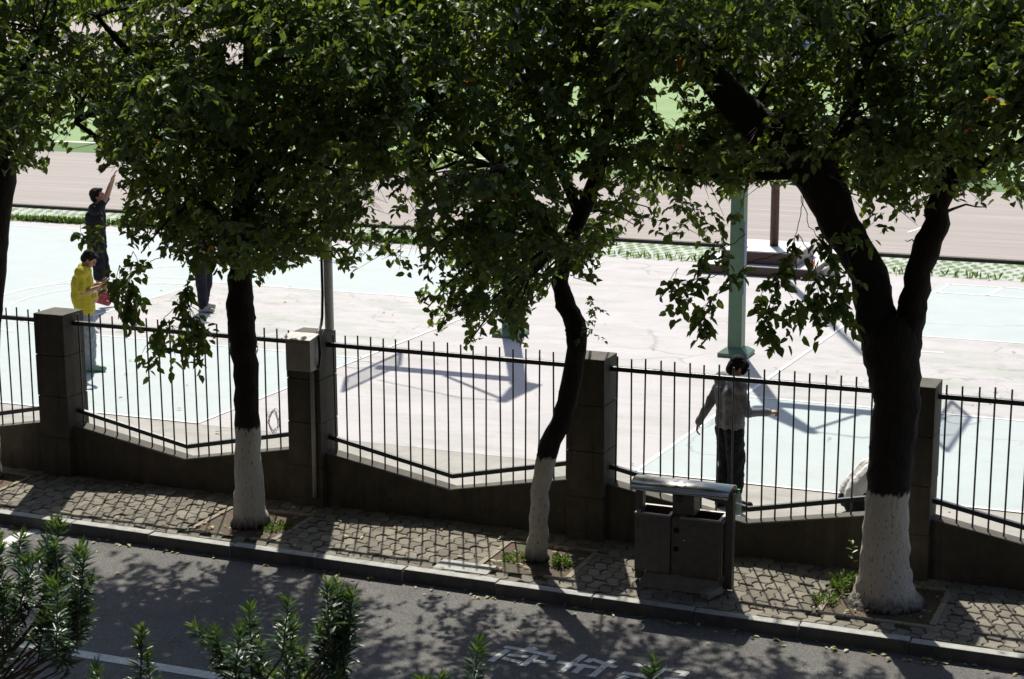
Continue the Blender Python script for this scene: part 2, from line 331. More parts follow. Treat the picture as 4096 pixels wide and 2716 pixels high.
# ------------------------------------------------------------------ the setting: ground, road, kerb, sidewalk, court, track, field
def structure(mb, name, m, **k): return tag(mb.build(name, m, **k), kind='structure')
RZ = -.125
yk = lambda x: -1.69 - .0175 * x          # street edge of the kerb
structure(MB().sheet([(-500, -300), (500, -300), (500, 700), (-500, 700)], -.16), 'ground', M['soil'])
structure(MB().sheet([(-60, -8.4), (60, -8.4), (60, yk(60) + .02), (-60, yk(-60) + .02)], RZ), 'road', M['asphalt'])
kb = MB(); x = -6.0; i = 0
while x < 15:
    w = RN.choice((1.0, 1.0, .98, 1.02)); dy = RN.uniform(-.008, .008); dz = RN.uniform(-.006, .004)
    if abs(x - 5.0) < .5: dy = .025
    a, b = x + .006, x + w - .006
    kb.add([(a, yk(a) + dy, -.3), (b, yk(b) + dy, -.3), (b, yk(b) + .125 + dy, -.3), (a, yk(a) + .125 + dy, -.3),
            (a, yk(a) + dy, .004 + dz), (b, yk(b) + dy, .004 + dz), (b, yk(b) + .125 + dy, .004 + dz), (a, yk(a) + .125 + dy, .004 + dz)],
           [(0, 3, 2, 1), (4, 5, 6, 7), (0, 1, 5, 4), (1, 2, 6, 5), (2, 3, 7, 6), (3, 0, 4, 7)])
    x += w
kerb = structure(kb, 'kerb', [M['kerb'], mat('kerb_street_face_shade', (.12, .115, .11), (.07, .068, .066), scale=7, bump=.3, bscale=90)], bevel=.012)
for p in kerb.data.polygons:                    # street side of the stones coloured darker, its shade painted in
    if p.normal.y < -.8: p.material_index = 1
structure(MB().sheet([(-8, yk(-8) + .1), (18, yk(18) + .1), (18, -.1), (-8, -.1)], -.022), 'sidewalk_bed', M['joint'])
PITS = [(-.95, -1.4, -.35, .5), (2.87, -1.43, -.5, .5), (6.16, -1.42, -.52, .48), (9.64, -1.42, -.38, .52)]     # x, y0, y1, half width

def make_pavers():
    W, Lg = .135, .205; vs = []; fs = []; tone = []
    n1, n2 = 5, 7
    for i in range(int(-5.5 / W), int(15.5 / W)):
        off = (i % 2) * Lg / 2
        for j in range(-11, 2):
            y0 = j * Lg + off; x0 = i * W
            cx, cy = x0 + W / 2, y0 + Lg / 2
            if cy < yk(cx) + .125 - .05 or cy > -.03: continue
            if any(abs(cx - px) < hw + .02 and a - .02 < cy < b + .02 for px, a, b, hw in PITS): continue
            ex = lambda y, s: s + .022 * math.sin(2 * math.pi * y / Lg)
            ey = lambda x, s: s + .010 * math.sin(2 * math.pi * (x - x0) / W)
            o = []
            for k in range(n1): xx = x0 + W * k / n1; o.append((ex(ey(xx, y0), xx), ey(xx, y0)))
            for k in range(n2): yy = y0 + Lg * k / n2; o.append((ex(yy, x0 + W), yy))
            for k in range(n1): xx = x0 + W - W * k / n1; o.append((ex(ey(xx, y0 + Lg), xx), ey(xx, y0 + Lg)))
            for k in range(n2): yy = y0 + Lg - Lg * k / n2; o.append((ex(yy, x0), yy))
            lo = lambda x: yk(x) + .125 + .012
            dz = RN.uniform(-.010, .004); tx, ty = RN.uniform(-.04, .04), RN.uniform(-.04, .04)
            mx = sum(p[0] for p in o) / len(o); my = sum(p[1] for p in o) / len(o)
            k0 = len(vs); n = len(o)
            for s, z in ((.84, 0), (.925, -.006), (.94, -.03)):
                for p in o:
                    X = mx + (p[0] - mx) * s; Y = min(max(my + (p[1] - my) * s, lo(X)), -.116)
                    vs.append((X, Y, z + dz + (X - mx) * tx + (Y - my) * ty))
            fs.append([k0 + q for q in range(n)]); t = RN.random(); tone.append(t)
            for r in range(2):
                for q in range(n):
                    q2 = (q + 1) % n; fs.append((k0 + r * n + q, k0 + r * n + q2, k0 + (r + 1) * n + q2, k0 + (r + 1) * n + q)); tone.append(t)
    me = bpy.data.meshes.new('sidewalk'); me.from_pydata(vs, [], fs)
    at = me.attributes.new('tone', 'FLOAT', 'FACE'); at.data.foreach_set('value', tone)
    bm = bmesh.new(); bm.from_mesh(me); bmesh.ops.recalc_face_normals(bm, faces=bm.faces); bm.to_mesh(me); bm.free()
    tag(link_mesh('sidewalk', me, M['paver']), kind='structure')
make_pavers()
pe, ps = MB(), MB()
for px, a, b, hw in PITS:
    ps.sheet([(px - hw, a), (px + hw, a), (px + hw, b), (px - hw, b)], -.012)
    for k in range(4):
        q = px - hw + k * hw / 2
        pe.box(q + .004, q + hw / 2 - .004, b - .03, b + .035, -.03, .006 + RN.uniform(-.003, .004))
        if k in (0, 3) or px > 8: pe.box(q + .004, q + hw / 2 - .004, a - .035, a + .03, -.03, .004 + RN.uniform(-.004, .004))
    for s in (-1, 1):
        for k in range(3):
            q = a + .035 + k * (b - a - .07) / 3
            pe.box(px + s * hw - .03, px + s * hw + .03, q + .004, q + (b - a - .07) / 3 - .004, -.03, .005 + RN.uniform(-.004, .004))
structure(pe, 'tree_pit_edging', M['pit_edge'], bevel=.006)
structure(ps, 'tree_pit_soil', M['pitsoil'])

sk = lambda y, x0: x0 + .047 * (y - 2.5)              # the courts' end lines run very slightly skew to the fence
structure(MB().box(-60, 40, .09, 2.46, -.3, -.002), 'court_edge_strip', M['nearstrip'])
structure(MB().box(-60, 40, 2.46, 17.15, -.3, 0), 'court', M['courtbase'])
cy = MB(); z = .004
BL1, BL2 = .04, 6.06
cy.sheet([(-30, 2.5), (BL1, 2.5), (sk(6.8, BL1), 6.8), (-30, 6.8)], z)
cy.sheet([(-30, 11.7), (sk(11.7, BL1), 11.7), (sk(16.5, BL1), 16.5), (-30, 16.5)], z)
cy.sheet([(-30, 6.8), (-5.5, 6.8), (-5.5, 11.7), (-30, 11.7)], z)
cy.sheet([(BL2, 2.42), (30, 2.42), (30, 6.52), (sk(6.52, BL2), 6.52)], z)
cy.sheet([(7.3, 11.5), (30, 11.5), (30, 16.4), (7.3, 16.4)], z)
structure(cy, 'court_side_paint', M['cyan'])
ky = MB()
ky.sheet([(-5.5, 6.8), (sk(6.8, BL1), 6.8), (sk(11.7, BL1), 11.7), (-5.5, 11.7)], z)
ky.sheet([(sk(6.52, BL2), 6.52), (30, 6.52), (30, 11.5), (7.3, 11.5), (7.0, 11.5), (sk(11.5, BL2) + .2, 11.5)], z)
structure(ky, 'court_key_paint', M['key'])
cl = MB(); LW = .055
def cline(pts, w=LW): cl.stroke(pts, w, .0085)
for yy in (2.5, 16.5): cline([(-30, yy), (sk(yy, BL1), yy)])
cline([(BL1, 2.5), (sk(16.5, BL1), 16.5)])
for yy in (6.8, 11.7): cline([(-5.5, yy), (sk(yy, BL1), yy)])
cline([(-5.5, 6.8), (-5.5, 11.7)])
def arc(cx, cyy, r, a0, a1, n=26): cline([(cx + r * math.cos(rad(a0 + (a1 - a0) * k / n)), cyy + r * math.sin(rad(a0 + (a1 - a0) * k / n))) for k in range(n + 1)])
arc(-5.5, 9.25, 2.1, 90, 270); arc(-1.2, 9.2, 7.0, 112, 248); arc(-5.5, 9.25, 2.75, 100, 260)
for yy in (2.42, 6.52, 11.5, 15.47, 16.4): cline([(BL2 if yy < 3 else (sk(yy, BL2) if yy < 7 else 7.4), yy), (30, yy)])
cline([(BL2, 2.42), (sk(13, BL2), 13)])
cline([(7.4, 15.4), (7.48, 16.4)]); cline([(8.29, 15.47), (8.44, 16.4)], .09); cline([(8.0, 10.32), (8.35, 10.36)], .06)
structure(cl, 'court_lines', M['cline'])
structure(MB().box(-80, 60, 17.15, 19.12, -.3, .002), 'grass_grid_strip', M['grid'])
structure(MB().box(-80, 60, 19.12, 19.28, -.3, .07), 'track_kerb', M['concrete'], bevel=.01)
structure(MB().sheet([(-150, 19.28), (150, 19.28), (150, 30.4), (-150, 30.4)], .002), 'running_track', M['track'])
tl = MB(); tl.stroke([(5.6, 22.6), (5.9, 24.2)], .06, .0075)
structure(tl, 'track_mark', M['white'])
structure(MB().sheet([(-150, 30.4), (150, 30.4), (150, 33), (-150, 33)], .002), 'field_verge', M['verge'])
structure(MB().sheet([(-150, 33.0), (150, 33.0), (150, 73.2), (-150, 73.2)], .002), 'football_field', M['field'])
structure(MB().stroke([(-150, 33.1), (150, 33.1)], .22, .008), 'field_line', M['white'])
structure(MB().sheet([(-260, 73.2), (150, 73.2), (150, 172), (-260, 172)], .002), 'far_paving', M['plaza'])

# unseen stand-in for the house behind the camera, added dark to cut sky light
fb = MB(); fb.box(-50, 64, -30, -17.75, -.2, 21)
structure(fb, 'unseen_building', mat('darkened_facade', (.05, .038, .032), (.035, .028, .024), scale=3, bump=.4))
fw_ = MB()
for r_ in range(6):
    for c_ in range(34):
        if abs(-48 + c_ * 3.3 + .85 - CX) < 1.6 and r_ == 1: continue
        fw_.box(-48 + c_ * 3.3, -46.3 + c_ * 3.3, -17.75, -17.69, 1.1 + r_ * 3.4, 2.9 + r_ * 3.4)
structure(fw_, 'unseen_building_windows', mat('unseen_building_glass', (.02, .025, .03), rough=.15, bump=0, spec=.2))

# road markings
R2 = RZ + .004
STROKES = [[(6.649, -3.009), (6.874, -3.018), (7.137, -3.064)], [(6.85, -3.0), (6.875, -2.935), (6.932, -2.98)], [(7.127, -3.039), (7.137, -3.136)], [(6.699, -3.073), (6.662, -3.369)], [(6.75, -3.175), (6.927, -3.153)], [(6.738, -3.267), (6.915, -3.301)], [(6.988, -3.1), (6.961, -3.361)], [(7.019, -3.236), (7.113, -3.213)],
           [(7.221, -3.169), (7.384, -3.176), (7.577, -3.174)], [(7.379, -2.931), (7.321, -3.373)], [(7.451, -3.142), (7.438, -3.345)], [(7.454, -3.077), (7.475, -3.001), (7.591, -3.051), (7.727, -3.102)], [(7.665, -2.961), (7.633, -3.034), (7.608, -3.369)],
           [(7.85, -2.975), (8.106, -2.986), (8.349, -2.993)], [(8.334, -2.987), (8.322, -3.072)], [(7.831, -3.188), (8.04, -3.208), (8.19, -3.25)], [(7.885, -3.258), (7.812, -3.423)], [(8.119, -3.027), (8.072, -3.409)], [(8.201, -3.178), (8.371, -3.178)]]
tx = MB()
for k, s in enumerate(STROKES): tx.stroke(s, .062, R2 + k * .0001)
structure(tx, 'road_lettering', M['paint'])
structure(MB().sheet([(2.4, -4.49), (14, -4.49), (14, -4.63), (2.4, -4.63)], R2), 'parking_line', M['paint'])
structure(MB().stroke([(.72, -2.75), (.66, -2.45), (.60, -2.2), (.565, -2.0), (.59, -1.83), (.66, -1.74)], .15, R2), 'curved_road_line', M['paint'])

# ------------------------------------------------------------------ fence: pillars, low walls, railings
PX = [0.0, 3.32, 6.59, 9.91]
def pillar(xr, label):
    t = thing('fence_pillar', label, 'pillar', (xr - .205, 0, 0), group='concrete pillars of the court fence')
    m = MB(); zs = [-.3, .46, .95, 1.44, 1.93]
    for a, b in zip(zs[:-1], zs[1:]):
        j = RN.uniform(-.004, .004)
        m.box(-.203 + j, .203 + j, -.203, .203, a, b - .006)
    m.box(-.192, .192, -.192, .192, -.2, 1.92)
    m.build('shaft', M['concrete'], t, bevel=.009)
    return t
pillar(PX[0], 'concrete block fence pillar nearest the boy in the yellow shirt')
pillar(PX[1], 'concrete block fence pillar carrying the grey meter box')
pillar(PX[2], 'concrete block fence pillar behind the thin leaning trunk')
pillar(PX[3], 'concrete block fence pillar behind the thick forked trunk')
WL = ['low concrete wall under the railing at the far left edge', 'low dipping concrete wall behind the straight whitewashed trunk', 'low dipping concrete wall between the meter box and the thin leaning trunk',
      'low dipping concrete wall behind the steel litter bin', 'low concrete wall right of the thick forked trunk']
FL = ['black bar railing left of the pillar by the yellow shirt', 'black bar railing behind the straight whitewashed trunk with wire coils tied on', 'black bar railing between the meter box and the thin leaning trunk',
      'black bar railing behind the steel litter bin and the grey shirted person', 'black bar railing right of the thick forked trunk at the photo edge']
def wall_z(s): return .335 + (.60 - .335) * abs(s)      # s: -1..1 across the span, dip in the middle
for k in range(5):
    x0 = (-3.33 + 0.0) if k == 0 else PX[k - 1]
    x1 = (PX[k] if k < 4 else 13.23) - .41
    xm = x0 + 1.485 if x0 > -3 else (x0 + x1) / 2
    w = MB(); n = 12; xs = [x0 + .001 + (x1 - x0 - .002) * q / n for q in range(n + 1)]
    xs = sorted(set(xs + [xm])); top = [wall_z((q - xm) / ((xm - x0) if q < xm else (x1 - xm))) for q in xs]
    vs = []; fs = []
    for q, zt in zip(xs, top): vs += [(q, -.115, -.3), (q, -.115, zt), (q, .10, zt - .004), (q, .10, -.3)]
    for q in range(len(xs) - 1):
        a, b = 4 * q, 4 * q + 4
        for r in range(3): fs.append((a + r, b + r, b + r + 1, a + r + 1))
    fs += [(0, 1, 2, 3), tuple(len(vs) - 4 + r for r in (3, 2, 1, 0))]
    o = w.add(vs, fs).build('low_wall', M['concrete']); tag(o, WL[k], 'wall', 'low walls of the court fence')
    p = thing('fence_railing', FL[k], 'railing', (x0, 0, 0), group='railings of the court fence')
    Ls = x1 - x0; mid = xm - x0
    MB().box(-.015, Ls + .015, -.026, .026, 1.775, 1.825).build('top_rail', M['rail'], p, bevel=.006)
    zb = lambda q: .465 + (.762 - .465) * ((mid - q) / mid if q < mid else (q - mid) / (Ls - mid))
    br = MB(); pr = []
    for q in (-.015, mid, Ls + .015):
        zq = zb(min(max(q, 0), Ls)); pr.append((q, zq))
    for (qa, za), (qb, zb_) in zip(pr[:-1], pr[1:]):
        br.add([(qa, y, za + h) for h in (-.024, .024) for y in (-.024, .024)] + [(qb, y, zb_ + h) for h in (-.024, .024) for y in (-.024, .024)],
               [(0, 1, 3, 2), (4, 6, 7, 5), (0, 4, 5, 1), (2, 3, 7, 6), (0, 2, 6, 4), (1, 5, 7, 3)])
    br.build('bottom_rail', M['rail'], p)
    nb = 19
    for q in range(nb):
        xq = .07 + (Ls - .14) * q / (nb - 1) + RN.uniform(-.006, .006); lean = RN.uniform(-.012, .012)
        zt = 1.925 + RN.uniform(-.012, .008); zw = wall_z((xq - mid) / (mid if xq < mid else Ls - mid)) - .02
        MB().tube([(xq + lean, 0, zw), (xq, 0, zt)], .0094, 8).build('bar', M['rail'], p)

# meter box, its conduit, lamp pole, cables
t = thing('meter_box', 'grey metal meter box with sloped lid on the second pillar', 'meter box', (3.165, -.205, 1.57))
MB().box(-.15, .148, -.19, -.002, 0, .345).build('housing', M['boxmetal'], t, bevel=.006)
v = [(-.185, -.225, .335), (.165, -.225, .335), (.165, -.002, .372), (-.185, -.002, .372)]
MB().add(v + [(a, b, c + .018) for a, b, c in v], [(3, 2, 1, 0), (4, 5, 6, 7), (0, 1, 5, 4), (1, 2, 6, 5), (2, 3, 7, 6), (3, 0, 4, 7)]).build('lid', M['boxmetal'], t, bevel=.003)
MB().box(-.14, .138, -.196, -.188, .02, .315).build('door', M['boxmetal'], t, bevel=.003)
tag(MB().tube([(3.24, -.228, 1.568), (3.238, -.228, .8), (3.234, -.228, .12)], .024, 12).build('conduit_pipe', M['conduit'], smooth=True), 'pale conduit pipe running down the pillar from the meter box', 'pipe')
lp = thing('lamp_pole', 'slim grey pole rising behind the meter box pillar', 'pole', (3.175, .32, 0))
MB().tube([(0, 0, -.1), (0, 0, 3.4), (0, 0, 6.3)], [.052, .05, .042], 16).build('shaft', M['galv'], lp, smooth=True)
MB().box(-.1, .1, -.1, .1, 0, .012).build('base_plate', M['galv'], lp)
MB().tube([(0, 0, 6.25), (.1, -.1, 6.42), (.35, -.5, 6.5)], [.035, .03, .028], 10).build('arm', M['galv'], lp, smooth=True)
MB().lathe([(.03, .08), (.1, .05), (.13, 0), (.11, -.06), (.02, -.08)], 16, Matrix.Translation((.45, -.62, 6.5))).build('lamp_head', M['galv'], lp, smooth=True)
tag(MB().tube([(3.117, .29, 4.2), (3.112, .29, 3.0), (3.12, .28, 2.3), (3.125, .25, 2.05), (3.17, .14, 1.985), (3.25, -.05, 1.968), (3.30, -.19, 1.965), (3.338, -.232, 1.90), (3.352, -.235, 1.75), (3.33, -.232, 1.6), (3.275, -.23, 1.545), (3.245, -.24, 1.56)], .016, 8).build('power_cable', M['cable'], smooth=True),
    'black cable draped over the pillar from pole to meter box', 'cable')
def coil(loc, n, size, label):
    pts = []; r = random.Random(n)
    for k in range(60):
        a = k * .62; s = size * (.7 + .5 * r.random())
        pts.append((loc[0] + .45 * s * math.cos(a) + r.uniform(-.01, .01), loc[1] + .02 * math.sin(a * 1.7), loc[2] - size + s * math.sin(a)))
    tag(MB().tube(pts, .0025, 5).build('wire_coil', M['cable'], smooth=True), label, 'wire', 'wire coils on the railing')
coil((2.40, -.02, 1.80), 3, .1, 'small black wire coil tied to the top rail near the straight trunk')
coil((2.62, -.015, 1.02), 5, .14, 'loose wire loop hanging low on a bar beside the meter box pillar')

# ------------------------------------------------------------------ steel litter bin and what hangs on it
b0 = thing('litter_bin', 'stainless steel double litter bin with curved roof on the sidewalk', 'litter bin', (7.74, -1.1, 0))
def bx(n, m, *a, bevel=.005, par=b0): return MB().box(*a).build(n, m, par, bevel=bevel)
MB().add([(-.40, -.27, 0), (.43, -.27, 0), (.43, .16, 0), (-.40, .16, 0), (-.33, -.19, .15), (.38, -.19, .15), (.38, .09, .15), (-.33, .09, .15)],
         [(3, 2, 1, 0), (4, 5, 6, 7), (0, 1, 5, 4), (1, 2, 6, 5), (2, 3, 7, 6), (3, 0, 4, 7)]).build('base', M['steeldull'], b0, bevel=.006)
def bucket(x0, x1, name):
    m = MB()
    for a in ((x0, x1, -.22, -.205, .15, .71), (x0, x1, .07, .085, .15, .71), (x0, x0 + .012, -.205, .07, .15, .71), (x1 - .012, x1, -.205, .07, .15, .71), (x0, x1, -.205, .07, .15, .165)): m.box(*a)
    o = m.build(name, M['steeldull'], b0, bevel=.003)
    r = MB()
    for a in ((x0 - .004, x1 + .004, -.228, -.19, .711, .729), (x0 - .004, x1 + .004, .055, .092, .711, .729), (x0 - .004, x0 + .03, -.19, .055, .711, .729), (x1 - .03, x1 + .004, -.19, .055, .711, .729)): r.box(*a)
    r.build('rim', M['rim'], o, bevel=.004)
    return o
bl = bucket(-.44, -.085, 'bucket'); brr = bucket(.015, .405, 'bucket')
bx('centre_panel', M['steeldull'], -.083, .013, -.2, .07, .15, .71)
for zz in (.585, .40): MB().lathe([(.001, -.002), (.028, 0), (.028, .004), (.001, .006)], 18, Matrix.Translation((-.03, -.201, zz)) @ Matrix.Rotation(rad(90), 4, 'X')).build('slot_hole', M['dark'], b0)
MB().lathe([(.013, 0), (.016, .006), (.008, .012), (.002, .014)], 12, Matrix.Translation((.06, -.221, .50)) @ Matrix.Rotation(rad(90), 4, 'X')).build('lock', M['steel'], brr, smooth=True)
bx('ashtray_box', M['steeldull'], -.085, .13, -.16, .05, .73, .955)
g = MB()
for zz in (.86, .885, .91): g.box(-.05, .02, -.163, -.161, zz, zz + .008)
g.build('ashtray_slot', M['dark'], b0)
for xx in (-.475, .42):
    bx('post', M['steeldull'], xx, xx + .075, -.10, -.01, .02, .962)
bx('end_panel', M['steel'], .408, .419, -.19, .07, .15, .7, bevel=.002)
rf = MB(); n = 14; prof = []
for k in range(n + 1):
    a = math.pi * k / n; prof.append((-.15 * math.cos(a), .958 + .078 * math.sin(a) ** .75))
prof = [(-.165, .945), (-.168, .955)] + prof + [(.168, .955), (.165, .945)]
vs = []; fs = []
for xx in (-.495, .475):
    for y, z in prof: vs.append((xx, y, z))
    for y, z in prof: vs.append((xx, y * .975, z - .012 if 0 < abs(y) < .149 else z + .001))
n2 = len(prof)
for q in range(n2 - 1):
    fs += [(q, q + 1, 2 * n2 + q + 1, 2 * n2 + q), (n2 + q, 3 * n2 + q, 3 * n2 + q + 1, n2 + q + 1), (q, n2 + q, n2 + q + 1, q + 1), (2 * n2 + q, 2 * n2 + q + 1, 3 * n2 + q + 1, 3 * n2 + q)]
fs += [(0, 2 * n2, 3 * n2, n2), (n2 - 1, 2 * n2 - 1, 4 * n2 - 1, 3 * n2 - 1)]
rr_ = rf.add(vs, fs).build('roof', M['steel'], b0, smooth=True); rr_.location = (0, -.055, 0)
def bottle(name, label, loc, h, r, body, capm, lab=None, rot=None):
    t = thing(name, label, 'bottle', loc)
    MB().lathe([(.004, 0), (r * .85, .004), (r, .02), (r, .32 * h), (r * .9, .36 * h), (r, .4 * h), (r, .66 * h), (r * .75, .78 * h), (r * .38, .88 * h), (r * .36, .95 * h)], 16).build('body', body, t, smooth=True)
    MB().lathe([(r * .44, .945 * h), (r * .44, h), (.002, h + .001)], 14).build('cap', capm, t)
    if lab: MB().lathe([(r * 1.03, .08 * h), (r * 1.03, .33 * h)], 16).build('label_band', lab, t, smooth=True)
    return t
bt = bottle('plastic_bottle', 'clear green capped plastic bottle hanging on the bin post', (8.262, -1.115, .735), .265, .033, M['pet'], mat('green_cap', (.08, .4, .18), bump=0))
MB().tube([(-.005, 0, .235), (-.03, .005, .26), (-.028, .03, .27), (0, .014, .24)], .003, 5).build('string', M['cable'], bt)
sb = MB().box(-.055, .055, -.1, .1, 0, .07).build('stone_block', M['paper'], bevel=.01); sb.location = (8.10, -1.40, .012); sb.rotation_euler = (.12, -.1, -.5)
tag(sb, 'loose pale stone block lying against the litter bin base', 'stone')
tag(MB().box(5.28, 5.87, -1.6, -1.32, -.03, .006).build('utility_cover', M['kerb'], bevel=.008), 'rectangular concrete utility cover beside the kerb', 'cover')

# ------------------------------------------------------------------ basketball hoops, flagpole plinth, goal, stand
def hoop(x, y, s, label):
    """s = -1: board on the left (-X) side, +1: on the right"""
    t = thing('basketball_hoop', label, 'basketball hoop', (x, y, 0), group='basketball hoops on the court')
    m = MB(); vs = []
    for px, pz, a, b in ((0, 0, .108, .108), (0, 3.78, .098, .098), (s * -.13, 3.9, .2, .1), (s * .28, 5.18, .07, .06)):
        vs += [(px - a, -b, pz), (px + a, -b, pz), (px + a, b, pz), (px - a, b, pz)]
    m.add(vs, [(i * 4 + k, i * 4 + (k + 1) % 4, i * 4 + 4 + (k + 1) % 4, i * 4 + 4 + k) for i in range(3) for k in range(4)] + [(3, 2, 1, 0), (12, 13, 14, 15)])
    m.build('pole', M['greenpole'], t)
    MB().add([(-.23, -.23, 0), (.23, -.23, 0), (.23, .23, 0), (-.23, .23, 0), (-.23, -.23, .06), (.23, -.23, .06), (.23, .23, .06), (-.23, .23, .06), (-.13, -.13, .13), (.13, -.13, .13), (.13, .13, .13), (-.13, .13, .13)],
             [(3, 2, 1, 0), (0, 1, 5, 4), (1, 2, 6, 5), (2, 3, 7, 6), (3, 0, 4, 7), (4, 5, 9, 8), (5, 6, 10, 9), (6, 7, 11, 10), (7, 4, 8, 11), (8, 9, 10, 11)]).build('base', M['greenpole'], t)
    MB().box(*sorted((0, s * 2.25)), -.06, .06, 3.45, 3.68).build('arm', M['greenpole'], t, bevel=.01)
    MB().tube([(s * .2, 0, 5.15), (s * 1.15, 0, 3.75)], .035, 8).build('stay', M['greenpole'], t)
    MB().tube([(s * .2, 0, 5.1), (s * .9, 0, 5.2), (s * 2.2, 0, 4.5)], .014, 6).build('cable', M['greenpole'], t)
    bd = MB().box(*sorted((s * 2.28, s * 2.31)), -.9, .9, 3.4, 4.4).build('backboard', M['board'], t)
    f = MB()
    for a in ((-.93, -.88, 3.37, 4.43), (.88, .93, 3.37, 4.43), (-.88, .88, 3.37, 3.42), (-.88, .88, 4.38, 4.43)): f.box(*sorted((s * 2.27, s * 2.32)), *a)
    f.build('board_frame', M['greenpole'], bd)
    MB().tube([(s * (2.55 + .225 * math.cos(a)), .225 * math.sin(a), 3.5) for a in np.linspace(0, 2 * math.pi, 25)], .01, 6).build('ring', M['red'], t)
    MB().tube([(s * 2.3, 0, 3.5), (s * 2.34, 0, 3.5)], .05, 8).build('ring_bracket', M['red'], t)
    MB().box(.118, .126, -.11, -.04, .95, 2.05).build('sticker', M['bluetape'], t)
    return t
hoop(5.45, 9.08, 1, 'green basketball pole in front of the flagpole plinth')
hoop(1.70, 9.2, -1, 'green basketball pole half hidden by leaves left of the thin leaning trunk')
t = thing('flagpole_plinth', 'stepped dark red stone plinth with a brown flagpole', 'plinth', (3.9, 17.0, 0))
MB().box(-1.08, 1.1, -1.0, 1.5, 0, .17).build('lower_step', M['granite'], t, bevel=.008)
MB().box(-1.1, 1.12, -1.02, 1.52, .17, .19).build('lower_tread', M['plinth_top'], t, bevel=.004)
MB().box(-.72, .76, -.78, .62, .19, .42).build('upper_step', M['granite'], t, bevel=.008)
MB().box(-.74, .78, -.80, .64, .42, .445).build('upper_tread', M['plinth_top'], t, bevel=.004)
MB().tube([(.13, -.05, .445), (.13, -.05, 4.5), (.13, -.05, 9)], [.085, .075, .06], 14).build('flagpole', M['rust'], t, smooth=True)
bottle('water_bottle', 'clear water bottle with red cap and label on the plinth', (3.50, 16.75, .446), .32, .045, M['petblue'], M['red'], M['red'])
tag(MB().lathe([(.03, 0), (.035, .02), (.035, .12), (.01, .17), (.01, .2)], 12, Matrix.Translation((4.97, 16.15, .19))).build('red_bottle', M['red'], smooth=True), 'small red bottle standing on the lower step of the plinth', 'bottle')
bagm = MB().lathe([(.02, 0), (.13, .02), (.16, .1), (.11, .2), (.03, .24), (.05, .3)], 14).build('plastic_bag', M['whiteshirt'], smooth=True); bagm.location = (5.25, 16.55, 0); bagm.scale = (1.2, .8, .8)
tag(bagm, 'crumpled white plastic bag on the ground beside the plinth', 'bag')
tb = MB().box(-.2, .2, -.05, .05, 0, .05).build('timber_piece', M['paper'], bevel=.006); tb.location = (5.02, 15.9, .001); tb.rotation_euler = (0, 0, .3)
tag(tb, 'short pale block lying in front of the right plinth corner', 'block')
gt = thing('small_goal', 'small teal and white goal frame standing on the grass', 'goal', (-1.0, 47.2, 0))
for xx in (-.2, 1.0):
    MB().tube([(xx, 0, .03), (xx - .25, 3.6, .03)], .05, 6).build('side_bar', M['teal'], gt); MB().tube([(xx, 0, .6), (xx - .25, 3.6, .6)], .05, 6).build('top_side_bar', M['teal'], gt)
    MB().tube([(xx, 0, 0), (xx, 0, .62)], .045, 6).build('post', M['teal'], gt); MB().tube([(xx - .25, 3.6, 0), (xx - .25, 3.6, .62)], .045, 6).build('post', M['teal'], gt)
MB().tube([(-.45, 3.6, .62), (.75, 3.6, .62)], .055, 6).build('crossbar', M['white'], gt)
gs = thing('grandstand', 'low concrete stand with blue seats beyond the field', 'grandstand', (0, 92, 0))
st = MB()
for k in range(7): st.box(-34, 16, k * .9, 7 * .9, k * .45, (k + 1) * .45)
st.build('steps', M['standc'], gs)
for k in range(7):
    sr = MB()
    for q in range(80): sr.box(-33.5 + q * .61, -33.5 + q * .61 + .45, k * .9 + .3, k * .9 + .7, (k + 1) * .45 + .003, (k + 1) * .45 + .35)
    sr.build('seat_row', M['bluebox'], gs)

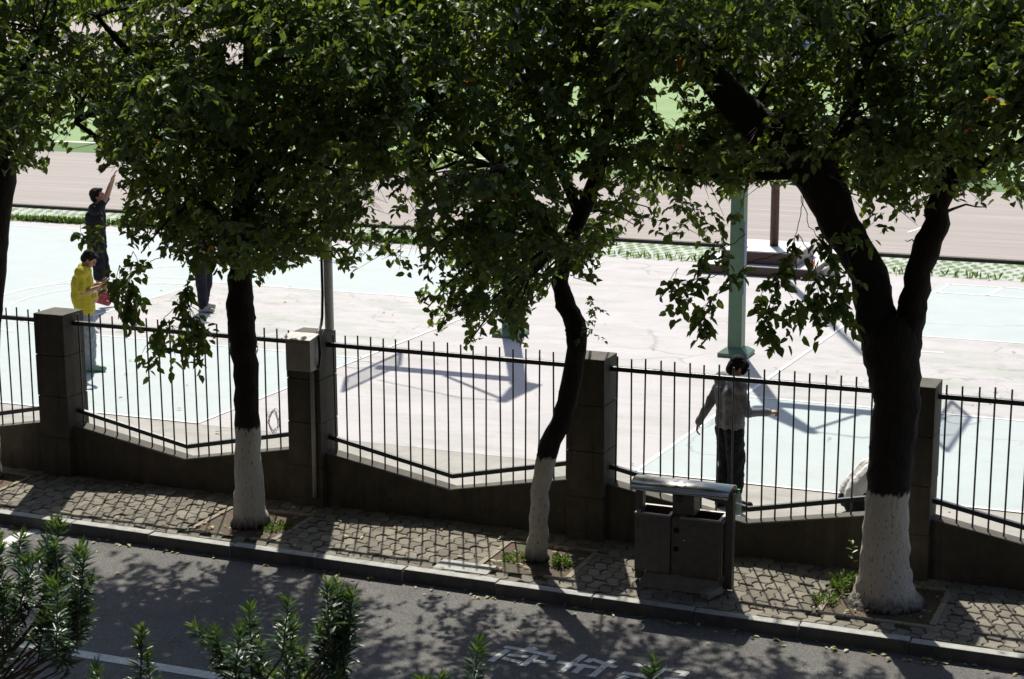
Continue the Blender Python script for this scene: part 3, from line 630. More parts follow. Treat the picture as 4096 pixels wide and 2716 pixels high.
# ------------------------------------------------------------------ people
def unit(v): v = Vector(v); return v.normalized()
class Caps:
    """closed capsules and ellipsoids that a voxel remesh fuses into one continuous skin"""
    def __init__(s): s.mb = MB()
    def c(s, p0, r0, p1, r1, sq=1.0, n=12):
        p0, p1 = Vector(p0), Vector(p1); d = (p1 - p0); L = d.length; d = d.normalized() if L > 1e-6 else Vector((0, 0, 1))
        pts, rs = [], []
        for k in range(4): a = rad(5 + 85 * k / 4); pts.append(p0 - d * r0 * math.cos(a)); rs.append(r0 * math.sin(a))
        pts += [p0, p1]; rs += [r0, r1]
        for k in range(3, -1, -1): a = rad(5 + 85 * k / 4); pts.append(p1 + d * r1 * math.cos(a)); rs.append(r1 * math.sin(a))
        s.mb.tube(pts, rs, n, sq=sq); return s
    def chain(s, pts, rs):
        for i in range(len(pts) - 1): s.c(pts[i], rs[i], pts[i + 1], rs[i + 1])
        return s
    def e(s, c, r, R=None, n=14):
        vs, fs = [], []; c = Vector(c); m = 8
        for i in range(m + 1):
            a = rad(2 + 176 * i / m)
            for k in range(n):
                b = 2 * math.pi * k / n; p = Vector((r[0] * math.sin(a) * math.cos(b), r[1] * math.sin(a) * math.sin(b), r[2] * math.cos(a)))
                vs.append(c + (R @ p if R is not None else p))
        for i in range(m):
            for k in range(n): fs.append((i * n + k, i * n + (k + 1) % n, (i + 1) * n + (k + 1) % n, (i + 1) * n + k))
        fs += [list(range(n))[::-1], [m * n + k for k in range(n)]]
        s.mb.add(vs, fs); return s
    def skin(s, name, m, parent, voxel=.008, smooth=5, folds=0, fscale=.09):
        o = s.mb.build(name, m, parent)
        r = o.modifiers.new('r', 'REMESH'); r.mode = 'VOXEL'; r.voxel_size = voxel; r.use_smooth_shade = True
        q = o.modifiers.new('s', 'SMOOTH'); q.iterations = smooth; q.factor = .5
        if folds:
            tex = bpy.data.textures.new('folds', 'CLOUDS'); tex.noise_scale = fscale; tex.noise_depth = 2
            dm = o.modifiers.new('d', 'DISPLACE'); dm.texture = tex; dm.strength = folds; dm.mid_level = .5; dm.texture_coords = 'LOCAL'
        dg = bpy.context.evaluated_depsgraph_get(); me = bpy.data.meshes.new_from_object(o.evaluated_get(dg))
        old = o.data; o.modifiers.clear(); o.data = me; bpy.data.meshes.remove(old)
        return o

def hand(cp, w, d, palm, thumb, curl=.35, size=1.0):
    """w wrist, d finger direction, palm = direction the palm faces, thumb = side the thumb is on"""
    d = unit(d); pn = Vector(palm); pn = (pn - d * pn.dot(d)).normalized(); sd_ = d.cross(pn)
    if sd_.dot(Vector(thumb)) < 0: sd_ = -sd_
    w = Vector(w); L = .09 * size
    for k in (-1.5, -.5, .5, 1.5): cp.c(w + sd_ * k * .012, .015, w + d * L + sd_ * k * .019, .0125)
    for k, fl in zip((-1.5, -.5, .5, 1.5), (.062, .078, .083, .072)):
        p = w + d * L + sd_ * k * .02; a = curl * (1.15 - .1 * k)
        for seg in range(3):
            a2 = a * (seg + 1); v = d * math.cos(a2) + pn * math.sin(a2)
            q = p + v * fl * size * (.45, .32, .26)[seg]; cp.c(p, .0095 - .001 * seg, q, .0085 - .001 * seg, n=8); p = q
    p = w + d * .03 + sd_ * .026; v = (d * .7 + sd_ * .75 + pn * .35).normalized(); q = p + v * .04; cp.c(p, .013, q, .011, n=8)
    v = (d * .95 + sd_ * .1 + pn * .5).normalized(); cp.c(q, .0105, q + v * .034, .0085, n=8)

def person(label, loc, rz, J, shirt, trousers, shoes, scale=1.0, long_sleeve=False, shorts=False, hem=.86, belly=0., fat=1.0, group=None, hair_len=0., hands=(None, None)):
    D = dict(pel=(0, 0, .95), waist=(0, 0, 1.1), chest=(0, 0, 1.3), neck=(0, 0, 1.47), head=(.03, 0, 1.63), hf=(1, 0, -.1),
             shL=(0, .185, 1.42), shR=(0, -.185, 1.42), elL=(-.02, .23, 1.13), elR=(-.02, -.23, 1.13), wrL=(.05, .24, .88), wrR=(.05, -.24, .88),
             hipL=(0, .09, .9), hipR=(0, -.09, .9), knL=(.03, .1, .49), knR=(.03, -.1, .49), anL=(0, .1, .085), anR=(0, -.1, .085), toeL=(.19, .12, .03), toeR=(.19, -.12, .03))
    D.update(J); V = {k: Vector(v) for k, v in D.items()}
    t = thing('person', label, 'person', loc, rz, group); t.scale = (scale,) * 3
    hf = V['hf'].normalized(); up = Vector((0, 0, 1)); sd_ = up.cross(hf).normalized(); hu = hf.cross(sd_)
    R = Matrix((hf, sd_, hu)).transposed(); hc = V['head']
    b = Caps()
    b.e(hc + hu * .02 - hf * .012, (.098, .077, .098), R); b.e(hc + hf * .03 - hu * .045, (.062, .058, .075), R)
    b.e(hc + hf * .055 - hu * .085, (.032, .035, .026), R); b.e(hc + hf * .082 + hu * .025, (.018, .05, .012), R)
    b.c(hc + hf * .088 + hu * .012, .009, hc + hf * .106 - hu * .025, .013, n=8); b.e(hc + hf * .088 - hu * .058, (.012, .024, .007), R); b.e(hc + hf * .085 - hu * .072, (.011, .02, .007), R)
    for s in (-1, 1): b.e(hc - hf * .012 + sd_ * s * .078 - hu * .015, (.017, .009, .031), R)
    b.c(V['neck'] - Vector((0, 0, .03)), .056, hc - hu * .06 - hf * .02, .05)
    side = (V['shL'] - V['shR']).normalized()
    def torso(c, g, lo):
        for s in (-1, 1):
            o = side * s * .085 * fat; k_ = fat
            c.c(V['chest'] + o * .95, .098 * k_ + g, V['waist'] + o * .8, .088 * k_ + g + belly * .5); c.c(V['waist'] + o * .8, .088 * k_ + g + belly * .5, lo + o * .9, .092 * k_ + g)
            c.c(V['chest'] + o * .8, .095 + g, V['neck'] + o * .5 - Vector((0, 0, .06)), .06 + g)
        if belly: c.e(V['waist'] + Vector((.05, 0, -.02)), (.13 + belly, .15 + belly * .4, .15))
        c.c(V['shL'], .062 + g, V['neck'] + side * .05 - Vector((0, 0, .045)), .058 + g); c.c(V['shR'], .062 + g, V['neck'] - side * .05 - Vector((0, 0, .045)), .058 + g)
    torso(b, 0, V['pel'])
    for s in 'LR':
        b.c(V['sh' + s], .052, V['el' + s], .038); b.c(V['el' + s], .039, V['wr' + s], .027)
        b.c(V['hip' + s], .082, V['kn' + s], .053); b.c(V['kn' + s], .055, V['an' + s], .036); b.c(V['an' + s], .038, V['toe' + s] + Vector((0, 0, .012)), .03)
        hd = hands[0 if s == 'L' else 1]
        dflt = (V['wr' + s] - V['el' + s]).normalized()
        if hd is None: hand(b, V['wr' + s], dflt, (0, -1 if s == 'L' else 1, 0), (1, 0, .2), .35)
        else: hand(b, V['wr' + s], *hd)
    body = b.skin('body', M['skin'], t, .0068, 3)
    for s in (-1, 1): MB().lathe([(.002, -.006), (.009, -.003), (.0095, .003), (.002, .007)], 10, Matrix.Translation(hc + hf * .083 + sd_ * s * .031 + hu * .008) @ (R.to_4x4() @ Matrix.Rotation(rad(90), 4, 'Y'))).build('eye', M['eye'], body, smooth=True)
    h = Caps(); h.e(hc + hu * .038 - hf * .026, (.102, .086, .094), R); h.e(hc - hu * .01 - hf * .055, (.068, .08, .085), R); h.e(hc + hu * .085 + hf * .03, (.07, .07, .03), R)
    for k in range(26):
        a = k * 2.4; rr = .03 + .05 * ((k * 37) % 10) / 10
        h.e(hc + hu * (.095 - rr * .3) - hf * (.02 + rr * .9 * math.sin(a)) + sd_ * rr * math.cos(a), (.022, .018, .020), R, n=8)
    for s in (-1, 1):
        h.e(hc + sd_ * s * .068 + hu * .02 - hf * .02, (.05, .02, .05), R)
        if hair_len: h.e(hc + sd_ * s * .06 + hu * (.03 - hair_len * .5) + hf * .06, (.03, .03, .05 + hair_len * .5), R)
    if hair_len: h.e(hc + hu * .04 + hf * .075, (.03, .066, .045 + hair_len * .3), R); h.e(hc - hu * .05 - hf * .06, (.055, .07, .07), R)
    h.skin('hair', M['hair'], t, .0075, 4, folds=.005, fscale=.02)
    s_ = Caps(); lo = V['pel'] + (V['pel'] - V['waist']).normalized() * (.95 - hem); torso(s_, .034, lo)
    for q in 'LR':
        e = V['el' + q]; sh = V['sh' + q]; s_.c(sh, .068, sh + (e - sh) * (.82 if not long_sleeve else 1), .062 if not long_sleeve else .056)
        if long_sleeve: s_.c(e, .056, V['wr' + q], .042)
    s_.skin('shirt', M[shirt], t, .010, 4, folds=.012 if shirt == 'whiteshirt' else .026, fscale=.07)
    p = Caps()
    for q, sg in (('L', 1), ('R', -1)):
        hp, k, a = V['hip' + q], V['kn' + q], V['an' + q]
        p.c(V['pel'] + side * sg * .06, .107, hp, .102)
        if shorts: p.c(hp, .108, k, .092); p.c(k, .092, k + (a - k) * .22, .088)
        else: p.c(hp, .116, k, .096); p.c(k, .096, a + Vector((0, 0, .03)), .08)
    p.skin('trousers', M[trousers], t, .010, 4, folds=.035, fscale=.075)
    for q in 'LR':
        a, to = V['an' + q], V['toe' + q]; f = Vector((to.x - a.x, to.y - a.y, 0)); f = f.normalized() if f.length > .02 else Vector((1, 0, 0)); dz = to - a
        c = Caps(); heel = a - f * .045 + Vector((0, 0, -.045))
        c.c(heel, .04, to + Vector((0, 0, .012)), .038); c.c(a + Vector((0, 0, -.01)), .05, a + dz * .55 + Vector((0, 0, .0)), .044); c.c(heel + Vector((0, 0, -.012)), .032, to, .03)
        c.skin('shoe', M[shoes], t, .009, 4)
    return t

R22 = rad(22.3)
person('person in a yellow t-shirt and grey trousers looking down at a phone', (-3.14, 4.60, .0), R22 + .12,
       dict(head=(.10, 0, 1.585), hf=(1, 0, -.85), neck=(.03, 0, 1.46), chest=(-.01, 0, 1.28), waist=(-.02, 0, 1.08), elR=(.0, -.25, 1.15), elL=(.0, .25, 1.15), wrR=(.21, -.14, 1.21), wrL=(.22, .12, 1.21),
            knR=(.06, -.1, .48), anR=(.05, -.1, .09), toeR=(.24, -.12, .035), knL=(.0, .1, .48), anL=(-.10, .1, .085), toeL=(.08, .13, .03)),
       'yellow', 'greypants', 'greenshoe', 1.045, hem=.89, belly=.04, fat=1.12, hands=(((.6, -.5, .3), (0, -.3, 1), (1, 0, 0), .5), ((.6, .5, .3), (0, .3, 1), (1, 0, 0), .5)))
ph = MB().box(-.037, .037, -.075, .075, -.004, .004).build('phone', M['phone'], bevel=.003)
ph.matrix_world = Matrix.Translation((-3.14, 4.60, 0)) @ Matrix.Rotation(R22 + .12, 4, 'Z') @ Matrix.Translation((.325, -.02, 1.30)) @ Matrix.Rotation(rad(-40), 4, 'Y')
tag(ph, 'dark phone held in both hands by the person in yellow', 'phone')
person('person in black shirt and shorts jumping with both arms raised', (-5.83, 8.80, .10), R22 + .05,
       dict(head=(.05, 0, 1.62), hf=(1, 0, .22), elR=(.17, -.19, 1.56), elL=(.15, .2, 1.58), wrR=(.27, -.14, 1.82), wrL=(.26, .14, 1.84), shR=(.03, -.19, 1.44), shL=(.03, .19, 1.44),
            anR=(-.0, -.1, .1), toeR=(.14, -.12, -.01), anL=(.06, .1, .11), toeL=(.21, .12, .0), knR=(.03, -.1, .5), knL=(.07, .1, .5)),
       'printcloth', 'blackcloth', 'pinkshoe', 1.145, fat=1.1, shorts=True, hem=.84, hands=(((.3, 0, 1), (1, 0, -.2), (0, -1, 0), .2), ((.3, 0, 1), (1, 0, -.2), (0, 1, 0), .2)))
person('person in dark trousers and white shoes whose upper body is behind leaves', (-4.02, 9.24, .0), R22 - .3,
       dict(knR=(.02, -.09, .48), anR=(.06, -.14, .09), toeR=(.25, -.17, .035), anL=(-.06, .12, .085), toeL=(.08, .22, .03), elR=(.0, -.26, 1.15), wrR=(.18, -.22, 1.0)),
       'printcloth', 'navy', 'whiteshoe', 1.02)
person('person in a grey sweatshirt and black trousers looking down behind the bin', (7.47, 1.42, 0), R22 + .42,
       dict(head=(.085, 0, 1.575), hf=(1, -.12, -.75), neck=(.02, 0, 1.45), elL=(-.10, .26, 1.14), wrL=(-.20, .33, .92), elR=(.06, -.25, 1.13), wrR=(.33, -.24, 1.10),
            shL=(0, .18, 1.41), shR=(0, -.18, 1.41), anR=(.02, -.1, .085), toeR=(.2, -.12, .03), anL=(-.03, .1, .085), toeL=(.15, .13, .03)),
       'greyshirt', 'blackcloth', 'blackcloth', 1.0, fat=1.0, long_sleeve=True, hem=.97, hair_len=.03,
       hands=(((-.1, .25, -1), (1, -.6, 0), (.6, .6, 0), .35), ((1, -.1, .05), (0, .2, -1), (0, 0, 1), .95)))
pw = MB().lathe([(.01, 0), (.035, .01), (.04, .09), (.02, .13), (.004, .15)], 12).build('pouch', M['maroon'], smooth=True); pw.location = (7.60, 1.36, .80)
tag(pw, 'small dark red pouch hanging at the hip of the grey shirted person', 'pouch')
person('person in a white shirt crouching low behind the thick trunk', (8.87, 1.74, 0), R22 + .1,
       dict(pel=(-.12, 0, .16), waist=(-.06, 0, .30), chest=(.10, 0, .46), neck=(.27, 0, .53), head=(.40, 0, .52), hf=(.7, 0, -.8), shL=(.20, .18, .49), shR=(.20, -.18, .49),
            elL=(.42, .2, .33), elR=(.42, -.2, .33), wrL=(.5, .1, .14), wrR=(.5, -.1, .14), hipL=(-.11, .11, .15), hipR=(-.11, -.11, .15), knL=(.28, .2, .38), knR=(.28, -.2, .38),
            anL=(.12, .16, .08), anR=(.12, -.16, .08), toeL=(.3, .2, .03), toeR=(.3, -.2, .03)),
       'whiteshirt', 'blackcloth', 'blackcloth', 1.0, fat=1.12, hem=1.04)
person('person in maroon standing far off on the track seen between leaves', (-13.95, 25.4, 0), R22 + 2.6, dict(elR=(.1, -.24, 1.2), wrR=(.28, -.15, 1.4)), 'maroon', 'maroon', 'whiteshoe', 1.0)

# ------------------------------------------------------------------ leaves
def set_mesh(name, V_, Q, tone, mats, parent, mi=None, extra=None):
    """quads from numpy arrays with a per-face tone attribute; extra = (verts, quads) of twigs using material slot 1"""
    V_ = np.asarray(V_, np.float32); Q = np.asarray(Q, np.int32)
    if extra is not None and len(extra[0]):
        Q = np.concatenate([Q, np.asarray(extra[1], np.int32) + len(V_)]); nq = len(extra[1])
        V_ = np.concatenate([V_, np.asarray(extra[0], np.float32)]); tone = np.concatenate([tone, np.zeros(nq)])
        mi = np.zeros(len(Q), np.int32); mi[-nq:] = 1
    me = bpy.data.meshes.new(name); me.vertices.add(len(V_)); me.vertices.foreach_set('co', V_.ravel())
    me.loops.add(len(Q) * 4); me.loops.foreach_set('vertex_index', Q.ravel())
    me.polygons.add(len(Q)); me.polygons.foreach_set('loop_start', np.arange(len(Q), dtype=np.int32) * 4)
    if mi is not None: me.polygons.foreach_set('material_index', mi)
    at = me.attributes.new('tone', 'FLOAT', 'FACE'); at.data.foreach_set('value', np.asarray(tone, np.float32))
    me.update(calc_edges=True)
    return link_mesh(name, me, mats, parent)

def nrm(a): return a / np.maximum(np.linalg.norm(a, axis=1, keepdims=True), 1e-9)
def leaves(P, D, U, L, W, curve=.12, fold=.18):
    """N leaves as two folded, drooping quads each"""
    D = nrm(D); U = nrm(U - D * (U * D).sum(1, keepdims=True)); S = np.cross(D, U); L = L[:, None]; W = W[:, None]
    b = P; t = P + D * L - U * L * curve
    def side(s, a, w): return P + D * L * a + S * s * W * w + U * W * fold - U * L * curve * a * a
    vs = np.stack([b, side(1, .26, .44), side(1, .64, .43), t, side(-1, .64, .43), side(-1, .26, .44)], 1)
    n = len(P); k = np.arange(n)[:, None] * 6
    q = np.concatenate([k + np.array([[0, 1, 2, 3]]), k + np.array([[0, 3, 4, 5]])], 1).reshape(-1, 4)
    return vs.reshape(-1, 3), q

def twigs(A, B, r, C_=None):
    """thin three-sided twigs from A to B"""
    D = nrm(B - A); U = nrm(np.cross(D, np.tile([[.3, .2, .93]], (len(A), 1)))); S = np.cross(D, U)
    vs = []
    for p, rr in ((A, r), (B, r * .4)):
        for k in range(3):
            a = 2 * math.pi * k / 3; vs.append(p + (U * math.cos(a) + S * math.sin(a)) * rr)
    vs = np.stack(vs, 1); k = np.arange(len(A))[:, None] * 6
    q = np.concatenate([k + np.array([[i, (i + 1) % 3, 3 + (i + 1) % 3, 3 + i]]) for i in range(3)], 1).reshape(-1, 4)
    return vs.reshape(-1, 3), q

def in_poly(p, poly):
    x, y = p[:, 0], p[:, 1]; c = np.zeros(len(p), bool); n = len(poly)
    for i in range(n):
        (x1, y1), (x2, y2) = poly[i], poly[i - 1]
        if y1 == y2: continue
        c ^= ((y1 > y) != (y2 > y)) & (x < (x2 - x1) * (y - y1) / (y2 - y1) + x1)
    return c

# elevation outline of the tree row (metres along the fence, metres above the sidewalk, in the plane of the trunks) and the thin places in it
OUT = [(-3.6, 8.6), (-3.4, 3.3), (-0.848, 3.51), (-0.494, 3.525), (-0.142, 3.578), (0.092, 3.645), (0.208, 3.673), (0.325, 3.725), (0.501, 3.652), (0.512, 3.826), (0.223, 3.876), (0.507, 3.919), (0.813, 3.907), (0.8, 4.137), (1.146, 3.942), (1.132, 3.711), (1.458, 3.701), (1.369, 3.559), (1.468, 3.378), (1.433, 3.238), (1.37, 3.095), (1.444, 2.959), (1.496, 2.915), (1.656, 2.854), (1.872, 2.843), (2.137, 2.812), (2.408, 2.943), (2.563, 2.883), (2.61, 2.749), (2.71, 2.663), (2.969, 2.634), (3.12, 2.552), (3.2, 2.648), (3.281, 2.767), (3.587, 2.831), (3.689, 2.904), (3.988, 2.922), (4.01, 2.789), (4.157, 2.754), (4.284, 2.939), (4.479, 2.973), (4.597, 2.848), (4.812, 2.751), (4.858, 2.622), (4.975, 2.453), (5.044, 2.237), (5.115, 2.198), (5.284, 2.475), (5.4, 2.308), (5.279, 2.034), (5.444, 2.025), (5.516, 2.185), (5.657, 2.283), (5.888, 2.235), (6.049, 2.095), (6.095, 2.359), (6.141, 2.621), (6.277, 2.716), (6.389, 2.894), (6.612, 2.908), (6.833, 2.796), (6.81, 3.047), (6.897, 3.136), (7.005, 3.267), (7.111, 3.439), (7.22, 3.341), (7.391, 3.371), (7.564, 3.236), (7.54, 3.379), (7.732, 3.307), (7.902, 3.194), (8.109, 3.247), (8.231, 3.335), (8.203, 3.656), (8.239, 3.858), (8.503, 3.87), (8.547, 3.753), (8.623, 3.895), (8.744, 3.881), (9.299, 3.827), (9.295, 3.394), (9.365, 3.081), (9.579, 3.095), (9.592, 3.253), (9.721, 3.418), (9.675, 3.611), (9.774, 3.538), (10.049, 3.784), (10.272, 3.814), (10.388, 3.723), (10.475, 3.842), (10.587, 3.809), (10.719, 3.759), (11.207, 3.764), (13.5, 3.9), (13.5, 8.6)]
HOLES = [(0.6, [(0.773, 4.573), (1.29, 4.54), (1.223, 4.333), (1.15, 4.011), (0.511, 3.965), (0.636, 4.178), (0.837, 4.276)]), (0.16, [(4.35, 3.732), (4.735, 3.856), (4.896, 3.54), (4.887, 2.931), (4.696, 2.964), (4.436, 3.256)]), (0.45, [(4.998, 4.059), (5.486, 4.161), (5.986, 4.137), (5.985, 3.907), (5.064, 3.763)]), (0.42, [(8.835, 4.82), (9.261, 4.867), (9.348, 4.602), (9.398, 4.296), (8.931, 4.241), (8.803, 4.548)]), (0.35, [(9.805, 4.615), (10.103, 4.642), (10.038, 4.432), (9.776, 4.405)]), (0.3, [(9.748, 5.066), (9.935, 5.069), (9.945, 4.844), (9.608, 4.799)]), (0.3, [(2.682, 5.077), (3.011, 5.082), (3.025, 4.8), (2.696, 4.815)]), (0.5, [(1.83, 5.132), (2.663, 5.251), (2.959, 5.038), (2.239, 4.961)]), (0.45, [(1.879, 4.036), (2.509, 4.058), (2.441, 3.696), (2.071, 3.635)]), (0.6, [(3.796, 3.134), (4.386, 3.166), (4.332, 2.942), (3.789, 2.91)]), (0.6, [(7.215, 3.773), (8.178, 3.856), (8.21, 3.334), (7.263, 3.364)]), (0.5, [(7.288, 4.825), (7.539, 4.831), (7.713, 4.358), (7.38, 4.226)]), (0.45, [(0.763, 5.276), (1.304, 5.237), (1.282, 4.878), (0.289, 4.814)]), (0.5, [(5.014, 3.546), (5.527, 3.528), (5.524, 3.185), (5.054, 2.985)])]
SPRIGS = [[(2.411, 3.012), (2.24, 2.726), (2.178, 2.537), (2.18, 2.35), (2.136, 2.207)], [(2.182, 2.397), (2.102, 2.064), (2.201, 1.883)], [(2.182, 2.397), (1.893, 2.19), (1.715, 1.893)], [(2.18, 2.35), (2.325, 2.267), (2.364, 1.943)], [(1.925, 2.846), (1.65, 2.737), (1.423, 2.582), (1.283, 2.526)], [(1.489, 2.774), (1.473, 2.491), (1.463, 2.301), (1.509, 2.139)], [(1.313, 2.575), (1.225, 2.475)], [(1.423, 2.582), (1.63, 2.36)], [(1.433, 3.238), (1.122, 3.082), (0.866, 2.974)], [(8.785, 3.843), (8.734, 3.523), (8.681, 3.28), (8.566, 3.031), (8.445, 2.983)], [(8.681, 3.28), (8.317, 3.178), (7.91, 2.784), (7.744, 2.606)], [(8.112, 3.084), (7.906, 2.99), (7.611, 2.93), (7.505, 2.902)], [(7.91, 2.784), (7.849, 2.655), (7.873, 2.491)], [(7.654, 2.891), (7.699, 2.728), (7.571, 2.761)], [(8.566, 3.031), (8.532, 2.785), (8.454, 2.616), (8.52, 2.457)], [(8.737, 3.443), (8.884, 3.212), (8.932, 2.974), (8.982, 2.654)], [(8.929, 3.054), (8.815, 2.845), (8.78, 2.639)], [(8.93, 3.014), (9.134, 2.906), (9.221, 2.671)], [(9.202, 3.23), (9.21, 2.992), (9.099, 2.743)], [(8.445, 2.983), (8.387, 2.816), (8.411, 2.695)], [(8.229, 3.416), (8.148, 3.331), (7.901, 3.235), (7.819, 3.148)], [(8.746, 3.802), (8.834, 3.528), (8.959, 3.376), (9.085, 3.183)]]
# leafy ends of the hanging twigs: place, half width, half height, sprays, tree
BLOBS = [(1.99, 1.91, 0.29, 0.16, 16, 1), (2.21, 2.14, 0.21, 0.15, 11, 1), (1.68, 1.77, 0.1, 0.09, 4, 1), (2.31, 1.89, 0.1, 0.15, 6, 1), (2.08, 2.25, 0.14, 0.12, 6, 1), (1.36, 2.51, 0.18, 0.17, 10, 1), (1.46, 2.3, 0.14, 0.15, 8, 1), (1.23, 2.52, 0.09, 0.09, 3, 1), (0.89, 3.1, 0.08, 0.07, 1, 1), (1.54, 2.73, 0.14, 0.12, 5, 1), (7.6, 2.93, 0.12, 0.11, 4, 3), (7.68, 2.77, 0.11, 0.09, 4, 3), (7.85, 2.51, 0.12, 0.1, 4, 3), (7.96, 3.2, 0.13, 0.12, 4, 3), (8.53, 2.83, 0.18, 0.17, 7, 3), (8.48, 2.54, 0.1, 0.17, 6, 3), (8.62, 2.63, 0.09, 0.1, 2, 3), (8.93, 2.97, 0.21, 0.2, 8, 3), (9.17, 3.07, 0.15, 0.22, 7, 3), (9.08, 2.7, 0.12, 0.12, 4, 3), (9.2, 3.39, 0.14, 0.17, 6, 3), (8.76, 3.2, 0.12, 0.11, 3, 3), (2.41, 2.9, 0.19, 0.12, 10, 1), (2.2, 2.93, 0.17, 0.11, 8, 1)]
LIMB = [(7.532, 5.303), (7.861, 5.307), (8.525, 4.54), (9.296, 3.905), (9.637, 3.098), (9.328, 2.999), (8.909, 3.69), (8.503, 3.87), (8.083, 4.409)]     # the big left limb of the forked tree carries little foliage in front of it
YT = -1.0
def to_uw(P):
    t = (YT - CY) / (P[:, 1] - CY)
    return np.stack([CX + (P[:, 0] - CX) * t, CZ + (P[:, 2] - CZ) * t], 1)
def from_uw(u, w, y):
    t = (y - CY) / (YT - CY)
    return np.stack([CX + (u - CX) * t, y, CZ + (w - CZ) * t], 1)
def thin(p):
    d = np.ones(len(p))
    for a, poly in HOLES: d = np.where(in_poly(p, poly), a, d)
    return d

def edge(p):
    """the crown thins out towards its lower rim"""
    d = np.ones(len(p)); n0 = NR.normal(0, .03, len(p))
    for sh, a in ((.75, .9), (.5, .85), (.3, .8), (.16, .72), (.08, .62)):
        q = p - np.stack([np.zeros(len(p)), sh + n0], 1); d = np.where(in_poly(q, OUT) | (p[:, 1] > 5), d, a * d)
    return d

# trunks and limbs: (x, z) centre lines in the plane of each trunk with radii; further limbs as 3-D lines
TR = [
    dict(base=(-.946, -.58), main=[(-.95, -.05, .24), (-.94, .0, .2), (-.912, .2, .175), (-.905, .55, .165), (-.77, 1.86, .16), (-.66, 2.47, .165), (-.60, 2.9, .165), (-.45, 3.5, .16), (-.40, 3.84, .15), (-.38, 4.5, .12), (-.4, 5.4, .09), (-.3, 6.4, .05), (-.25, 7.4, .02)],
         limbs=[[(-.6, -.58, 3.6, .09), (-.2, -1.0, 4.1, .07), (.5, -1.5, 4.6, .045), (1.1, -1.8, 5.2, .025)], [(-.62, -.58, 3.5, .09), (-1.2, -.9, 4.2, .07), (-2.1, -1.2, 5.0, .04)], [(-.5, -.58, 4.4, .07), (-.3, -1.5, 5.2, .05), (.2, -2.3, 6.0, .03)]]),
    dict(base=(2.87, -1.0), main=[(2.868, -.05, .22), (2.868, .04, .2), (2.864, .15, .178), (2.866, .4, .155), (2.867, 1.1, .13), (2.874, 1.63, .129), (2.85, 2.1, .14), (2.834, 2.28, .15), (2.84, 2.52, .132), (2.857, 2.75, .122), (2.87, 3.1, .11), (2.9, 3.5, .1), (2.98, 4.2, .085), (3.05, 5.2, .06), (3.1, 6.4, .035), (3.1, 7.4, .015)],
         limbs=[[(2.87, -1.0, 3.1, .07), (2.5, -1.2, 3.5, .055), (2.0, -1.5, 3.85, .04), (1.4, -1.7, 4.3, .022)], [(2.9, -1.0, 3.5, .07), (3.4, -1.3, 3.9, .055), (4.0, -1.6, 4.4, .038), (4.5, -1.9, 5.0, .022)], [(2.95, -1.0, 3.95, .06), (2.6, -1.8, 4.6, .045), (2.2, -2.4, 5.4, .025)], [(2.86, -1.0, 2.95, .04), (3.3, -.8, 3.2, .03), (3.9, -.6, 3.3, .02)]]),
    dict(base=(6.143, -.94), main=[(6.13, -.05, .15), (6.135, .0, .135), (6.138, .08, .112), (6.157, .234, .101), (6.166, .45, .092), (6.176, .70, .09), (6.238, 1.04, .1), (6.264, 1.16, .104), (6.415, 1.478, .097), (6.5, 1.82, .096), (6.559, 2.163, .095), (6.562, 2.34, .102), (6.545, 2.44, .102), (6.448, 2.627, .092), (6.385, 2.812, .082), (6.41, 3.0, .08), (6.477, 3.253, .078), (6.61, 3.527, .074), (6.78, 3.95, .064), (6.881, 4.49, .05), (6.95, 5.3, .035), (7.0, 6.4, .015)],
         limbs=[[(6.43, -.94, 3.05, .06), (6.2, -1.0, 3.5, .055), (5.9, -1.2, 3.95, .045), (5.4, -1.5, 4.5, .03), (5.0, -1.8, 5.2, .018)], [(6.6, -.94, 3.5, .055), (6.45, -1.1, 3.95, .045), (6.3, -1.3, 4.6, .03), (6.1, -1.5, 5.5, .015)]]),
    dict(base=(9.633, -.885), main=[(9.633, -.06, .43), (9.633, .0, .37), (9.63, .06, .315), (9.622, .17, .262), (9.617, .34, .23), (9.618, .7, .21), (9.62, 1.06, .2), (9.641, 1.352, .203), (9.669, 1.9, .212), (9.655, 2.08, .228), (9.622, 2.255, .252), (9.603, 2.42, .265), (9.602, 2.53, .268), (9.6, 2.64, .25), (9.6, 2.74, .18)],
         limbs=[[(9.53, -.885, 2.45, .2), (9.45, -.885, 2.7, .195), (9.40, -.885, 2.95, .175), (9.376, -.89, 3.092, .172), (9.25, -.9, 3.3, .17), (9.12, -.92, 3.5, .175), (9.0, -.95, 3.771, .195), (8.87, -.98, 4.0, .205), (8.651, -1.05, 4.211, .195), (8.269, -1.15, 4.525, .165), (7.856, -1.3, 5.0, .13), (7.5, -1.5, 5.7, .09), (7.2, -1.6, 6.6, .04)],
                [(9.70, -.885, 2.45, .16), (9.76, -.885, 2.7, .135), (9.79, -.88, 2.9, .125), (9.822, -.87, 3.161, .117), (9.90, -.86, 3.43, .124), (9.955, -.85, 3.6, .112), (9.957, -.84, 3.75, .105), (10.08, -.83, 4.1, .09), (10.232, -.8, 4.4, .08), (10.32, -.8, 5.17, .07), (10.4, -.9, 6.2, .04)],
                [(8.95, -.97, 3.9, .07), (9.2, -1.3, 4.5, .06), (9.5, -1.7, 5.2, .045), (9.7, -2.0, 6.2, .025)], [(10.0, -.84, 3.9, .05), (10.6, -1.2, 4.3, .04), (11.2, -1.5, 4.7, .025)], [(8.9, -.98, 4.0, .05), (8.2, -1.5, 4.0, .035), (7.6, -1.8, 4.1, .02)]]),
]
